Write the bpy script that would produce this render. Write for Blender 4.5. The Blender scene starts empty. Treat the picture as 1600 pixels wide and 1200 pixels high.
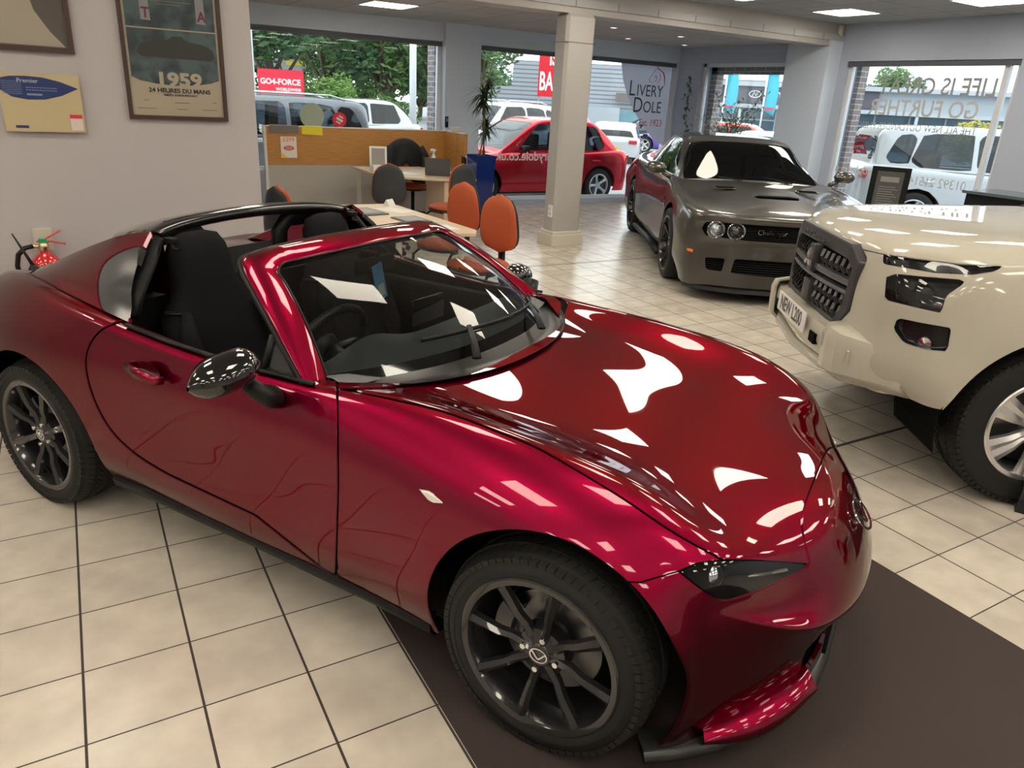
import bpy, bmesh, math, random
import numpy as np
from mathutils import Vector, Matrix, Euler
random.seed(7)
PI = math.pi
sc = bpy.context.scene
col = sc.collection
# ---------------------------------------------------------------- camera
FPX = 1149.33
CAM_LOC = Vector((0.1700, -3.0392, 1.6951)); CAM_ROT = Euler((1.21342, -0.05229, -0.52286), 'XYZ')
cd = bpy.data.cameras.new('camera'); cam = bpy.data.objects.new('camera', cd); col.objects.link(cam)
cam.location = CAM_LOC; cam.rotation_euler = CAM_ROT
cd.sensor_width = 36.0; cd.lens = FPX / 1600 * 36.0
PPX, PPY = 801.88, 582.88
cd.shift_x = -(PPX - 800) / 1600; cd.shift_y = (PPY - 600) / 1600
cd.clip_start = 0.05; cd.clip_end = 400
sc.camera = cam
# ---------------------------------------------------------------- colour management
sc.view_settings.view_transform = 'Standard'; sc.view_settings.look = 'None'
sc.view_settings.gamma = 1.0; sc.view_settings.use_curve_mapping = False
sc.view_settings.exposure = 0.30
# ---------------------------------------------------------------- sky (bright overcast)
w = bpy.data.worlds.new('sky'); sc.world = w; w.use_nodes = True
nt = w.node_tree; bg = nt.nodes['Background']
tc = nt.nodes.new('ShaderNodeTexCoord'); nz = nt.nodes.new('ShaderNodeTexNoise'); nz.inputs['Scale'].default_value = 2.2
nz.inputs['Detail'].default_value = 6
cr = nt.nodes.new('ShaderNodeValToRGB'); cr.color_ramp.elements[0].color = (.62, .78, 1, 1); cr.color_ramp.elements[1].color = (1, 1, 1, 1)
cr.color_ramp.elements[0].position = .3; cr.color_ramp.elements[1].position = .55
nt.links.new(tc.outputs['Generated'], nz.inputs['Vector']); nt.links.new(nz.outputs['Fac'], cr.inputs['Fac'])
nt.links.new(cr.outputs['Color'], bg.inputs['Color']); bg.inputs['Strength'].default_value = 2.5
PANEL_E = 12.3      # ceiling light panels
# ---------------------------------------------------------------- materials
_m = {}
def mat(name, c, rough=.5, metal=0., coat=0., spec=.5, bump=None, emit=None, alpha=None, trans=0., coatr=.02, ior=1.45, noise=None, grad=None):
    if name in _m: return _m[name]
    m = bpy.data.materials.new(name); m.use_nodes = True; n = m.node_tree; b = n.nodes['Principled BSDF']
    b.inputs['Base Color'].default_value = (*c, 1); b.inputs['Roughness'].default_value = rough
    b.inputs['Metallic'].default_value = metal; b.inputs['Coat Weight'].default_value = coat
    b.inputs['Coat Roughness'].default_value = coatr; b.inputs['Specular IOR Level'].default_value = spec
    b.inputs['IOR'].default_value = ior; b.inputs['Transmission Weight'].default_value = trans
    if alpha is not None: b.inputs['Alpha'].default_value = alpha
    if emit: b.inputs['Emission Color'].default_value = (*emit[0], 1); b.inputs['Emission Strength'].default_value = emit[1]
    if noise:   # (scale, other colour, amount-lo, amount-hi)
        t = n.nodes.new('ShaderNodeTexCoord'); z = n.nodes.new('ShaderNodeTexNoise'); z.inputs['Scale'].default_value = noise[0]; z.inputs['Detail'].default_value = 5
        r = n.nodes.new('ShaderNodeValToRGB'); r.color_ramp.elements[0].position = noise[2]; r.color_ramp.elements[1].position = noise[3]
        r.color_ramp.elements[0].color = (*c, 1); r.color_ramp.elements[1].color = (*noise[1], 1)
        if len(noise) > 4:
            mp = n.nodes.new('ShaderNodeMapping'); mp.inputs['Scale'].default_value = noise[4]
            n.links.new(t.outputs['Object'], mp.inputs['Vector']); n.links.new(mp.outputs['Vector'], z.inputs['Vector'])
        else: n.links.new(t.outputs['Object'], z.inputs['Vector'])
        n.links.new(z.outputs['Fac'], r.inputs['Fac']); n.links.new(r.outputs['Color'], b.inputs['Base Color'])
    if bump:    # (scale, strength, distance)
        t = n.nodes.new('ShaderNodeTexCoord'); z = n.nodes.new('ShaderNodeTexNoise'); z.inputs['Scale'].default_value = bump[0]; z.inputs['Detail'].default_value = 4
        bu = n.nodes.new('ShaderNodeBump'); bu.inputs['Strength'].default_value = bump[1]; bu.inputs['Distance'].default_value = bump[2]
        n.links.new(t.outputs['Object'], z.inputs['Vector']); n.links.new(z.outputs['Fac'], bu.inputs['Height']); n.links.new(bu.outputs['Normal'], b.inputs['Normal'])
    _m[name] = m; return m
def glass_mat(name, tint, alpha, rough=.0):
    """thin architectural glass: reflection by fresnel over a tinted transparent sheet"""
    if name in _m: return _m[name]
    m = bpy.data.materials.new(name); m.use_nodes = True; n = m.node_tree; n.nodes.clear()
    o = n.nodes.new('ShaderNodeOutputMaterial'); mx = n.nodes.new('ShaderNodeMixShader'); tr = n.nodes.new('ShaderNodeBsdfTransparent')
    gl = n.nodes.new('ShaderNodeBsdfGlossy'); gl.inputs['Roughness'].default_value = rough; fr = n.nodes.new('ShaderNodeFresnel'); fr.inputs['IOR'].default_value = alpha
    tr.inputs['Color'].default_value = (*tint, 1)
    n.links.new(fr.outputs[0], mx.inputs[0]); n.links.new(tr.outputs[0], mx.inputs[1]); n.links.new(gl.outputs[0], mx.inputs[2]); n.links.new(mx.outputs[0], o.inputs[0])
    _m[name] = m; return m
def sheer_mat(name, c, f=.5):
    '''thin film that lets daylight glow through'''
    m = bpy.data.materials.new(name); m.use_nodes = True; n = m.node_tree; n.nodes.clear(); o = n.nodes.new('ShaderNodeOutputMaterial'); mx = n.nodes.new('ShaderNodeMixShader'); mx.inputs[0].default_value = f
    d = n.nodes.new('ShaderNodeBsdfDiffuse'); t = n.nodes.new('ShaderNodeBsdfTranslucent'); d.inputs[0].default_value = t.inputs[0].default_value = (*c, 1)
    n.links.new(d.outputs[0], mx.inputs[1]); n.links.new(t.outputs[0], mx.inputs[2]); n.links.new(mx.outputs[0], o.inputs[0]); return m
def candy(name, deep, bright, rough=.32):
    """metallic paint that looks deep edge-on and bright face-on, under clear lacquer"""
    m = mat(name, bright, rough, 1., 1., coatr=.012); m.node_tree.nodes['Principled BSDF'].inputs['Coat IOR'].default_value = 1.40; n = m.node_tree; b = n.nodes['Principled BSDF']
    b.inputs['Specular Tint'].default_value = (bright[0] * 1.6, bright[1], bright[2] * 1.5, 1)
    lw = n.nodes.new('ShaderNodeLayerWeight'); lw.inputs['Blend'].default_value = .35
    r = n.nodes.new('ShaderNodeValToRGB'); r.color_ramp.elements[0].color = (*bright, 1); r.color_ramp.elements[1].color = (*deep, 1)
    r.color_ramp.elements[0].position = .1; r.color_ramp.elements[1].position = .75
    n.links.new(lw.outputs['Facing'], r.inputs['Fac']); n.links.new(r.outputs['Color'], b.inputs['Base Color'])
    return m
# ---------------------------------------------------------------- object helpers
def tag(o, label=None, cat=None, group=None, kind=None):
    if label: o['label'] = label
    if cat: o['category'] = cat
    if group: o['group'] = group
    if kind: o['kind'] = kind
    return o
def thing(name, label, cat, loc=(0, 0, 0), rz=0., group=None):
    o = bpy.data.objects.new(name, None); col.objects.link(o); o.location = loc; o.rotation_euler = (0, 0, rz); o.empty_display_size = .1
    return tag(o, label, cat, group)
SPLIT = {}; LRN = {'front_wing', 'door', 'headlamp', 'lamp_cover', 'fog_lamp', 'light_strip', 'side_window'}
def mobj(name, V, F, m, parent=None, smooth=True, normals=None, mi=None, sharp=None):
    if name in LRN and len(V):      # a part that exists once on each side of the car: one mesh per side
        Va = np.array(V, float); sd = [Va[list(f), 1].mean() for f in F]; out = []
        for s_ in (1, -1):
            Fs = [f for f, y in zip(F, sd) if y * s_ > 0]; us = sorted(set(i for f in Fs for i in f))
            if not us: continue
            mp = {u: k for k, u in enumerate(us)}; pr = SPLIT.get(parent.name, {}).get(s_, parent) if parent else None
            out.append((s_, mobj1(name, Va[us], [tuple(mp[i] for i in f) for f in Fs], m, pr, smooth, None if normals is None else np.array(normals)[us], None, sharp)))
        d = dict(out)
        for _, o in out: SPLIT[o.name] = d
        return out[0][1]
    return mobj1(name, V, F, m, parent, smooth, normals, mi, sharp)
def on_side(o, s_): return SPLIT.get(o.name, {}).get(s_, o)
def mobj1(name, V, F, m, parent=None, smooth=True, normals=None, mi=None, sharp=None):
    me = bpy.data.meshes.new(name); me.from_pydata([tuple(map(float, v)) for v in V], [], [tuple(int(i) for i in f) for f in F]); me.update()
    for x in (m if isinstance(m, (list, tuple)) else [m]): me.materials.append(x)
    if mi is not None: me.polygons.foreach_set('material_index', list(mi))
    if smooth:
        me.polygons.foreach_set('use_smooth', [True] * len(me.polygons))
        if normals is not None: me.normals_split_custom_set_from_vertices([tuple(map(float, q)) for q in normals])
        elif sharp: me.set_sharp_from_angle(angle=math.radians(sharp))
    o = bpy.data.objects.new(name, me); col.objects.link(o)
    if parent: o.parent = parent
    return o
class MB:
    def __init__(s): s.V = []; s.F = []; s.mi = []; s.m = 0
    def add(s, V, F):
        b = len(s.V); s.V += [tuple(v) for v in V]; s.F += [tuple(i + b for i in f) for f in F]; s.mi += [s.m] * len(F); return s
    def box(s, c, d, rz=0., M=None, bev=0.):
        x, y, z = [k / 2 for k in d]
        if bev > 0 and min(x, y, z) > bev:
            bm = bmesh.new(); bmesh.ops.create_cube(bm, size=1); bmesh.ops.scale(bm, vec=d, verts=bm.verts)
            bmesh.ops.bevel(bm, geom=bm.edges[:] , offset=bev, segments=2, affect='EDGES', profile=.6)
            bm.verts.index_update(); V = [v.co.copy() for v in bm.verts]; F = [[v.index for v in f.verts] for f in bm.faces]; bm.free()
        else:
            V = [Vector(p) for p in ((-x,-y,-z),(x,-y,-z),(x,y,-z),(-x,y,-z),(-x,-y,z),(x,-y,z),(x,y,z),(-x,y,z))]
            F = [(0,3,2,1),(4,5,6,7),(0,1,5,4),(1,2,6,5),(2,3,7,6),(3,0,4,7)]
        if rz: R_ = Matrix.Rotation(rz, 3, 'Z'); V = [R_ @ v for v in V]
        if M is not None: V = [M @ v for v in V]
        return s.add([v + Vector(c) for v in V], F)
    def tube(s, pts, r, n=10, cap=True, flat=None):
        """round (or flat=(w,h)) section swept along a polyline; r scalar or list"""
        P = [Vector(p) for p in pts]; N = len(P); rs = r if isinstance(r, (list, tuple)) else [r] * N; V = []; F = []
        up = Vector((0, 0, 1)); prev = None
        for i in range(N):
            t = (P[min(i + 1, N - 1)] - P[max(i - 1, 0)]).normalized()
            if prev is None:
                a = t.cross(up); a = a if a.length > 1e-3 else t.cross(Vector((1, 0, 0)))
            else: a = prev - t * prev.dot(t)
            a.normalize(); b = a.cross(t).normalized(); prev = a
            for k in range(n):
                q = 2 * PI * k / n; fx, fy = (flat if flat else (1, 1))
                V.append(P[i] + a * math.cos(q) * rs[i] * fx + b * math.sin(q) * rs[i] * fy)
        for i in range(N - 1):
            for k in range(n): F.append((i * n + k, i * n + (k + 1) % n, (i + 1) * n + (k + 1) % n, (i + 1) * n + k))
        if cap: F.append(tuple(range(n))[::-1]); F.append(tuple((N - 1) * n + k for k in range(n)))
        return s.add(V, F)
    def lathe(s, prof, n=32, c=(0, 0, 0), M=None, a0=0., a1=2 * PI):
        """prof: (r, h) about local Z"""
        full = abs(a1 - a0 - 2 * PI) < 1e-6; m = n if full else n + 1; V = []; F = []
        for k in range(m):
            q = a0 + (a1 - a0) * k / n
            for r_, h in prof:
                v = Vector((r_ * math.cos(q), r_ * math.sin(q), h)); V.append((M @ v if M is not None else v) + Vector(c))
        L = len(prof)
        for k in range(n):
            a = k * L; b = ((k + 1) % m) * L
            for j in range(L - 1): F.append((a + j, b + j, b + j + 1, a + j + 1))
        return s.add(V, F)
    def prism(s, poly, z0, z1, M=None, c=(0, 0, 0)):
        n = len(poly); V = [Vector((p[0], p[1], z)) for z in (z0, z1) for p in poly]
        F = [tuple(range(n))[::-1], tuple(range(n, 2 * n))] + [(i, (i + 1) % n, n + (i + 1) % n, n + i) for i in range(n)]
        return s.add([(M @ v if M is not None else v) + Vector(c) for v in V], F)
    def grid(s, G, flip=False):
        a, b = len(G), len(G[0]); V = [p for r_ in G for p in r_]
        F = [(i * b + j, (i + 1) * b + j, (i + 1) * b + j + 1, i * b + j + 1) for i in range(a - 1) for j in range(b - 1)]
        if flip: F = [f[::-1] for f in F]
        return s.add(V, F)
    def obj(s, name, m, parent=None, smooth=False, sharp=None, loc=None, rot=None):
        o = mobj(name, s.V, s.F, m, parent, smooth or bool(sharp), None, s.mi, sharp)
        if loc: o.location = loc
        if rot: o.rotation_euler = rot
        return o
def copytree(o, parent=None):
    c = o.copy(); col.objects.link(c); c.parent = parent
    for ch in o.children: copytree(ch, c)
    return c
def mod_solid(o, t, off=-1):
    md = o.modifiers.new('s', 'SOLIDIFY'); md.thickness = t; md.offset = off; return o
def mod_bev(o, wd, seg=2):
    md = o.modifiers.new('b', 'BEVEL'); md.width = wd; md.segments = seg; md.limit_method = 'ANGLE'; md.angle_limit = math.radians(35); return o
def text(name, s, size, m, M, parent=None, depth=.001, align='CENTER', sx=1., bold=0., spacing=1., mirror=False):
    cu = bpy.data.curves.new(name, 'FONT'); cu.body = s; cu.size = size; cu.extrude = depth; cu.align_x = align; cu.align_y = 'CENTER'; cu.offset = bold; cu.space_character = spacing
    cu.resolution_u = 3
    to = bpy.data.objects.new(name, cu); col.objects.link(to); bpy.context.view_layer.update()
    me = bpy.data.meshes.new_from_object(to.evaluated_get(bpy.context.evaluated_depsgraph_get())); bpy.data.objects.remove(to)
    S = Matrix.Diagonal((sx * (-1 if mirror else 1), 1, 1, 1)); me.transform(M @ S)
    me.materials.clear(); me.materials.append(m)
    o = bpy.data.objects.new(name, me); col.objects.link(o)
    if parent: o.parent = parent
    return o
def frameM(o, x, y):
    """matrix with local X,Y axes given in world, origin o"""
    x = Vector(x).normalized(); y = Vector(y).normalized(); z = x.cross(y)
    M = Matrix(((x.x, y.x, z.x, o[0]), (x.y, y.y, z.y, o[1]), (x.z, y.z, z.z, o[2]), (0, 0, 0, 1))); return M
def spline(P, n):
    """Catmull-Rom resample of a polyline to n points, by arc length"""
    P = np.array(P, float); Q = np.vstack([2 * P[0] - P[1], P, 2 * P[-1] - P[-2]]); out = []
    for i in range(len(P) - 1):
        p0, p1, p2, p3 = Q[i:i + 4]
        for t in np.linspace(0, 1, 16, endpoint=False):
            out.append(.5 * (2 * p1 + (p2 - p0) * t + (2 * p0 - 5 * p1 + 4 * p2 - p3) * t * t + (3 * p1 - p0 - 3 * p2 + p3) * t ** 3))
    out.append(P[-1]); out = np.array(out); d = np.r_[0, np.cumsum(np.linalg.norm(np.diff(out, axis=0), axis=1))]
    q = np.linspace(0, d[-1], n); return np.array([np.interp(q, d, out[:, k]) for k in range(P.shape[1])]).T
# ---------------------------------------------------------------- surface tools
def limit_fit(V, F, it=3, w_=.9):
    """move cage points so the Catmull-Clark limit surface passes through the wanted points"""
    V = np.array(V, float); T = V.copy(); n = len(V)
    E = {}
    for f in F:
        for a, b in zip(f, f[1:] + f[:1]): E[(min(a, b), max(a, b))] = E.get((min(a, b), max(a, b)), 0) + 1
    nb = [set() for _ in range(n)]; bnb = [set() for _ in range(n)]; dg = [[] for _ in range(n)]
    for (a, b), c in E.items():
        nb[a].add(b); nb[b].add(a)
        if c == 1: bnb[a].add(b); bnb[b].add(a)
    for f in F:
        L = len(f)
        for i, a in enumerate(f): dg[a].append(f[(i + 2) % L])
    for _ in range(it):
        Lm = V.copy()
        for i in range(n):
            if bnb[i]:
                if len(bnb[i]) == 2: Lm[i] = (4 * V[i] + sum(V[j] for j in bnb[i])) / 6
            elif nb[i]:
                k = len(nb[i]); Lm[i] = (k * k * V[i] + 4 * sum(V[j] for j in nb[i]) + sum(V[j] for j in dg[i])) / (k * (k + 5))
        V = V + w_ * (T - Lm)
    return V
def subdiv(V, F, lv):
    me = bpy.data.meshes.new('t'); me.from_pydata([tuple(v) for v in V], [], F); me.update()
    o = bpy.data.objects.new('t', me); col.objects.link(o)
    md = o.modifiers.new('s', 'SUBSURF'); md.levels = lv; md.render_levels = lv; md.boundary_smooth = 'PRESERVE_CORNERS'
    bpy.context.view_layer.update(); e = o.evaluated_get(bpy.context.evaluated_depsgraph_get()); m2 = e.to_mesh()
    n = len(m2.vertices); co = np.empty(n * 3); m2.vertices.foreach_get('co', co); no = np.empty(n * 3); m2.vertices.foreach_get('normal', no)
    Fs = np.array([tuple(p.vertices) for p in m2.polygons]); e.to_mesh_clear(); bpy.data.objects.remove(o); bpy.data.meshes.remove(me)
    return co.reshape(-1, 3), Fs, no.reshape(-1, 3)
def clip(V, F, N, val, keepneg=True):
    """cut a mesh along val==0, keep val<0"""
    if not keepneg: val = -val
    F = [tuple(f) for f in F] if not isinstance(F, list) else F
    ins = val < 0; V2 = list(map(tuple, V)); N2 = list(map(tuple, N)); out = []; cache = {}
    def cut(a, b):
        k = (a, b) if a < b else (b, a)
        if k not in cache:
            t = val[a] / (val[a] - val[b]); cache[k] = len(V2)
            V2.append(tuple(V[a] + (V[b] - V[a]) * t)); q = N[a] + (N[b] - N[a]) * t; q = q / (np.linalg.norm(q) + 1e-12); N2.append(tuple(q))
        return cache[k]
    for f in F:
        s_ = [bool(ins[i]) for i in f]
        if all(s_): out.append(f); continue
        if not any(s_): continue
        g = []
        for i in range(len(f)):
            a, b = f[i], f[(i + 1) % len(f)]
            if s_[i]: g.append(a)
            if s_[i] != s_[(i + 1) % len(f)]: g.append(cut(a, b))
        if len(g) >= 3: out.append(tuple(g))
    used = sorted(set(i for f in out for i in f)); mp = {u: k for k, u in enumerate(used)}
    V2 = np.array(V2)[used] if used else np.zeros((0, 3)); N2 = np.array(N2)[used] if used else np.zeros((0, 3))
    return V2, [tuple(mp[i] for i in f) for f in out], N2
def sdpoly(P, poly):
    """signed distance to a polygon, negative inside"""
    P = np.asarray(P, float); poly = np.asarray(poly, float); d = np.full(len(P), 1e18); s_ = np.ones(len(P)); n = len(poly)
    for i in range(n):
        a = poly[i]; b = poly[i - 1]; e = b - a; w_ = P - a
        t = np.clip((w_ @ e) / (e @ e + 1e-18), 0, 1); q = w_ - t[:, None] * e; d = np.minimum(d, (q ** 2).sum(1))
        c1 = P[:, 1] >= a[1]; c2 = P[:, 1] < b[1]; c3 = e[0] * w_[:, 1] > e[1] * w_[:, 0]
        al = (c1 & c2 & c3) | (~c1 & ~c2 & ~c3); s_[al] *= -1
    return s_ * np.sqrt(d)
def rim_in(V, F, N, depth, vec=None):
    """fold the open border inwards by depth so a panel has an edge"""
    E = {}
    for f in F:
        for a, b in zip(f, f[1:] + f[:1]):
            if (b, a) in E: E[(b, a)] = 0
            else: E[(a, b)] = 1
    be = [e for e, c in E.items() if c == 1]; mp = {}; V2 = list(map(tuple, V)); N2 = list(map(tuple, N)); F2 = list(F)
    for a, b in be:
        for i in (a, b):
            if i not in mp: mp[i] = len(V2); V2.append(tuple(np.array(V[i]) - np.array(N[i]) * depth if vec is None else np.array(V[i]) + np.array(vec(V[i])))); N2.append(tuple(N[i]))
        F2.append((b, a, mp[a], mp[b]))
    return np.array(V2), F2, np.array(N2)
class Skin:
    """whole car body as one smooth surface, from which panels are cut"""
    def __init__(s, top, side, front, rear, lv=4, fit=3):
        # top[i][k] k0 centre..k4 crest ; side[i][j] j0==crest ; front[j][k], rear[j][k] for j>=1, k<4
        V = []; key = {}; F = []
        def vid(p):
            k = tuple(round(q, 4) for q in p)
            if k not in key: key[k] = len(V); V.append(k)
            return key[k]
        K = len(top[0]); J = len(side[0]); I = len(top)
        def quad(a, b, c, d):
            for sg in (1, -1):
                q = [vid((p[0], p[1] * sg, p[2])) for p in (a, b, c, d)]
                if sg < 0: q = q[::-1]
                if len(set(q)) >= 3:
                    r_ = []
                    for x in q:
                        if x not in r_: r_.append(x)
                    F.append(tuple(r_))
        for i in range(I - 1):
            for k in range(K - 1): quad(top[i][k], top[i][k + 1], top[i + 1][k + 1], top[i + 1][k])
            for j in range(J - 1): quad(side[i][j], side[i][j + 1], side[i + 1][j + 1], side[i + 1][j])
        fr = [top[0]] + [list(front[j]) + [side[0][j + 1]] for j in range(J - 1)]
        rr = [top[-1]] + [list(rear[j]) + [side[-1][j + 1]] for j in range(J - 1)]
        for j in range(J - 1):
            for k in range(K - 1):
                quad(fr[j + 1][k], fr[j + 1][k + 1], fr[j][k + 1], fr[j][k]); quad(rr[j][k], rr[j][k + 1], rr[j + 1][k + 1], rr[j + 1][k])
        C_ = limit_fit(V, F, fit) if fit else np.array(V)
        s.V, s.F, s.N = subdiv(C_, F, lv)
        # make sure normals look outward
        m = np.argmax(s.V[:, 2]);
        if s.N[m][2] < 0: s.N = -s.N; s.F = s.F[:, ::-1]
        s.F = [tuple(f) for f in s.F]
    def region(s, *vals):
        V, F, N = s.V, s.F, s.N
        for fn in vals: V, F, N = clip(V, F, N, fn(V))
        return V, F, N
def panel(name, vfn, m, parent, depth=.012):
    V, F, N = vfn
    if len(F) == 0: return None
    n0 = len(V); V, F, N = rim_in(V, F, N, depth)
    return mobj(name, V, F, m, parent, True, N)
def far_from(circles):
    """val<0 outside wheel arches; circles: (x,z,r)"""
    def fn(V):
        v = np.full(len(V), -1.)
        for (x, z, r) in circles:
            d = r - np.hypot(V[:, 0] - x, V[:, 2] - z); q = np.where(np.abs(V[:, 1]) > .45, d, -1); v = np.maximum(v, q)
        return v
    return fn
def px_of(V, O, th, near=-1):
    """where a point of a car stands as seen from the photograph's camera, its near side standing for both sides"""
    V = np.asarray(V, float); fx = np.array([math.cos(th), math.sin(th), 0]); ly = np.array([-fx[1], fx[0], 0])
    y = near * np.abs(V[:, 1]) if near else V[:, 1]
    Wd = np.array([O[0], O[1], 0.]) + V[:, :1] * fx + y[:, None] * ly + V[:, 2:] * np.array([0, 0, 1.])
    Rm = np.array(CAM_ROT.to_matrix()); q = (Wd - np.array(CAM_LOC)) @ Rm
    return np.c_[PPX + FPX * q[:, 0] / -q[:, 2], PPY - FPX * q[:, 1] / -q[:, 2]]
# ---------------------------------------------------------------- common materials
BLK = mat('black_plastic', (.008, .008, .009), .45, spec=.28); GBLK = mat('gloss_black', (.006, .006, .007), .08, coat=1.)
RUB = mat('tyre_rubber', (.014, .014, .014), .62, spec=.35); CHR = mat('chrome', (.85, .86, .88), .08, 1.); SIL = mat('silver_alloy', (.62, .63, .65), .28, 1.)
DRK = mat('dark_cavity', (.004, .004, .004), .9, spec=.1); WHT = mat('white_paint', (.8, .8, .8), .35)
CARGL = glass_mat('car_glass', (.62, .66, .66), 1.45); CLR = glass_mat('window_glass', (.93, .97, .96), 1.25)
LAMPG = glass_mat('lamp_lens', (.85, .88, .9), 1.6)
# ================================================================ the room
WALL = mat('wall_grey_paint', (.46, .445, .455), .55, bump=(60, .15, .002)); WALL2 = mat('pier_grey_paint', (.45, .50, .62), .5); WALL3 = mat('window_lit_wall', (.62, .70, .83), .5)  # back wall tone is lighter: window light is put into the colour
CEIL = mat('ceiling_tile', (.62, .62, .63), .8); SKIRT = mat('skirting_cream', (.62, .58, .50), .45); UPVC = mat('window_frame_white', (.70, .74, .80), .3)
ZF, ZB = 2.93, 2.70
def struct(o): o['kind'] = 'structure'; return o
def sbox(name, lo, hi, m, bev=0):
    b = MB(); b.box([(a + c) / 2 for a, c in zip(lo, hi)], [c - a for a, c in zip(lo, hi)]); return struct(b.obj(name, m))
def floor_mat():
    m = mat('floor_tiles', (.6, .55, .47), .22); n = m.node_tree; b = n.nodes['Principled BSDF']
    g = n.nodes.new('ShaderNodeNewGeometry'); L = n.links
    def math_(op, a, b_=None, c=None):
        q = n.nodes.new('ShaderNodeMath'); q.operation = op
        for i, v in enumerate((a, b_, c)):
            if v is None: continue
            if isinstance(v, (int, float)): q.inputs[i].default_value = v
            else: L.new(v, q.inputs[i])
        return q.outputs[0]
    sp = n.nodes.new('ShaderNodeSeparateXYZ'); L.new(g.outputs['Position'], sp.inputs[0]); X, Y = sp.outputs[0], sp.outputs[1]
    S_ = .29957
    far = math_('GREATER_THAN', X, 1.95); far2 = math_('MULTIPLY', math_('GREATER_THAN', Y, .2), math_('GREATER_THAN', X, .95)); far = math_('MAXIMUM', far, far2)   # two laid fields meet under the cars
    u = math_('ADD', math_('DIVIDE', X, S_), math_('MULTIPLY', far, .657)); v = math_('ADD', math_('DIVIDE', Y, S_), math_('MULTIPLY', far, .690))
    fu = math_('FRACT', math_('ADD', u, 1000.)); fv = math_('FRACT', math_('ADD', v, 1000.))
    du = math_('MINIMUM', fu, math_('SUBTRACT', 1., fu)); dv = math_('MINIMUM', fv, math_('SUBTRACT', 1., fv))
    gr = math_('MAXIMUM', math_('LESS_THAN', du, .0125), math_('LESS_THAN', dv, .0085))
    mv = math_('LESS_THAN', math_('ABSOLUTE', math_('ADD', Y, .816)), .009); mv = math_('MULTIPLY', mv, math_('GREATER_THAN', X, 2.))
    mv2 = math_('LESS_THAN', math_('ABSOLUTE', math_('SUBTRACT', Y, 3.64)), .010); gr = math_('MAXIMUM', gr, math_('MAXIMUM', mv, mv2))
    cell = n.nodes.new('ShaderNodeCombineXYZ'); L.new(math_('FLOOR', u), cell.inputs[0]); L.new(math_('FLOOR', v), cell.inputs[1])
    wn = n.nodes.new('ShaderNodeTexWhiteNoise'); wn.noise_dimensions = '2D'; L.new(cell.outputs[0], wn.inputs['Vector'])
    no = n.nodes.new('ShaderNodeTexNoise'); no.inputs['Scale'].default_value = 7; no.inputs['Detail'].default_value = 7; L.new(g.outputs['Position'], no.inputs['Vector'])
    r = n.nodes.new('ShaderNodeValToRGB'); e = r.color_ramp.elements; e[0].position = .3; e[0].color = (.50, .455, .395, 1); e[1].position = .72; e[1].color = (.64, .585, .50, 1)
    L.new(math_('ADD', no.outputs['Fac'], math_('MULTIPLY', math_('SUBTRACT', wn.outputs['Value'], .5), .22)), r.inputs['Fac'])
    mx = n.nodes.new('ShaderNodeMixRGB'); L.new(gr, mx.inputs[0]); L.new(r.outputs['Color'], mx.inputs[1]); mx.inputs[2].default_value = (.045, .035, .03, 1)
    L.new(mx.outputs[0], b.inputs['Base Color'])
    L.new(math_('ADD', math_('MULTIPLY', gr, .5), math_('ADD', .16, math_('MULTIPLY', no.outputs['Fac'], .14))), b.inputs['Roughness'])
    bu = n.nodes.new('ShaderNodeBump'); bu.inputs['Strength'].default_value = .35; bu.inputs['Distance'].default_value = .004
    L.new(math_('SUBTRACT', math_('MULTIPLY', no.outputs['Fac'], .15), gr), bu.inputs['Height']); L.new(bu.outputs['Normal'], b.inputs['Normal'])
    return m
def ceil_mat(name, ox, oy, c):
    m = mat(name, c, .8); n = m.node_tree; b = n.nodes['Principled BSDF']; L = n.links
    g = n.nodes.new('ShaderNodeNewGeometry'); mp = n.nodes.new('ShaderNodeMapping'); mp.inputs['Location'].default_value = (ox, oy, 0); L.new(g.outputs['Position'], mp.inputs['Vector'])
    br = n.nodes.new('ShaderNodeTexBrick'); br.offset = 0; br.inputs['Scale'].default_value = 1; br.inputs['Brick Width'].default_value = .6; br.inputs['Row Height'].default_value = .6
    br.inputs['Mortar Size'].default_value = .009; br.inputs['Mortar Smooth'].default_value = .1; br.inputs['Bias'].default_value = -.2
    br.inputs['Color1'].default_value = (*c, 1); br.inputs['Color2'].default_value = (*[k * .88 for k in c], 1); br.inputs['Mortar'].default_value = (*[k * .55 for k in c], 1)
    L.new(mp.outputs['Vector'], br.inputs['Vector']); L.new(br.outputs['Color'], b.inputs['Base Color']); return m
XL, XR, YB, YF = -5.0, 9.98, 8.0, -8.5
f = MB(); f.add([(XL, YF, 0), (XR + .1, YF, 0), (XR + .1, YB + .1, 0), (XL, YB + .1, 0), (XL, YF, -.1), (XR + .1, YF, -.1), (XR + .1, YB + .1, -.1), (XL, YB + .1, -.1)], [(0, 1, 2, 3), (7, 6, 5, 4), (0, 4, 5, 1), (1, 5, 6, 2), (2, 6, 7, 3), (3, 7, 4, 0)])
struct(f.obj('floor', floor_mat()))
sbox('ceiling', (XL, YF, ZF), (XR + .25, 4.62, ZF + .08), ceil_mat('ceiling_grid_front', -.5, -.47, (.44, .45, .47)))
sbox('ceiling_back', (XL, 4.6, ZB), (XR + .25, YB + .25, ZB + .08), ceil_mat('ceiling_grid_back', -.53, -.82, (.46, .46, .47)))
struct(sbox('ceiling_beam', (XL, 4.62, 2.63), (XR, 4.97, ZF + .08), mat('beam_paint', (.43, .41, .395), .5)))
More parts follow.
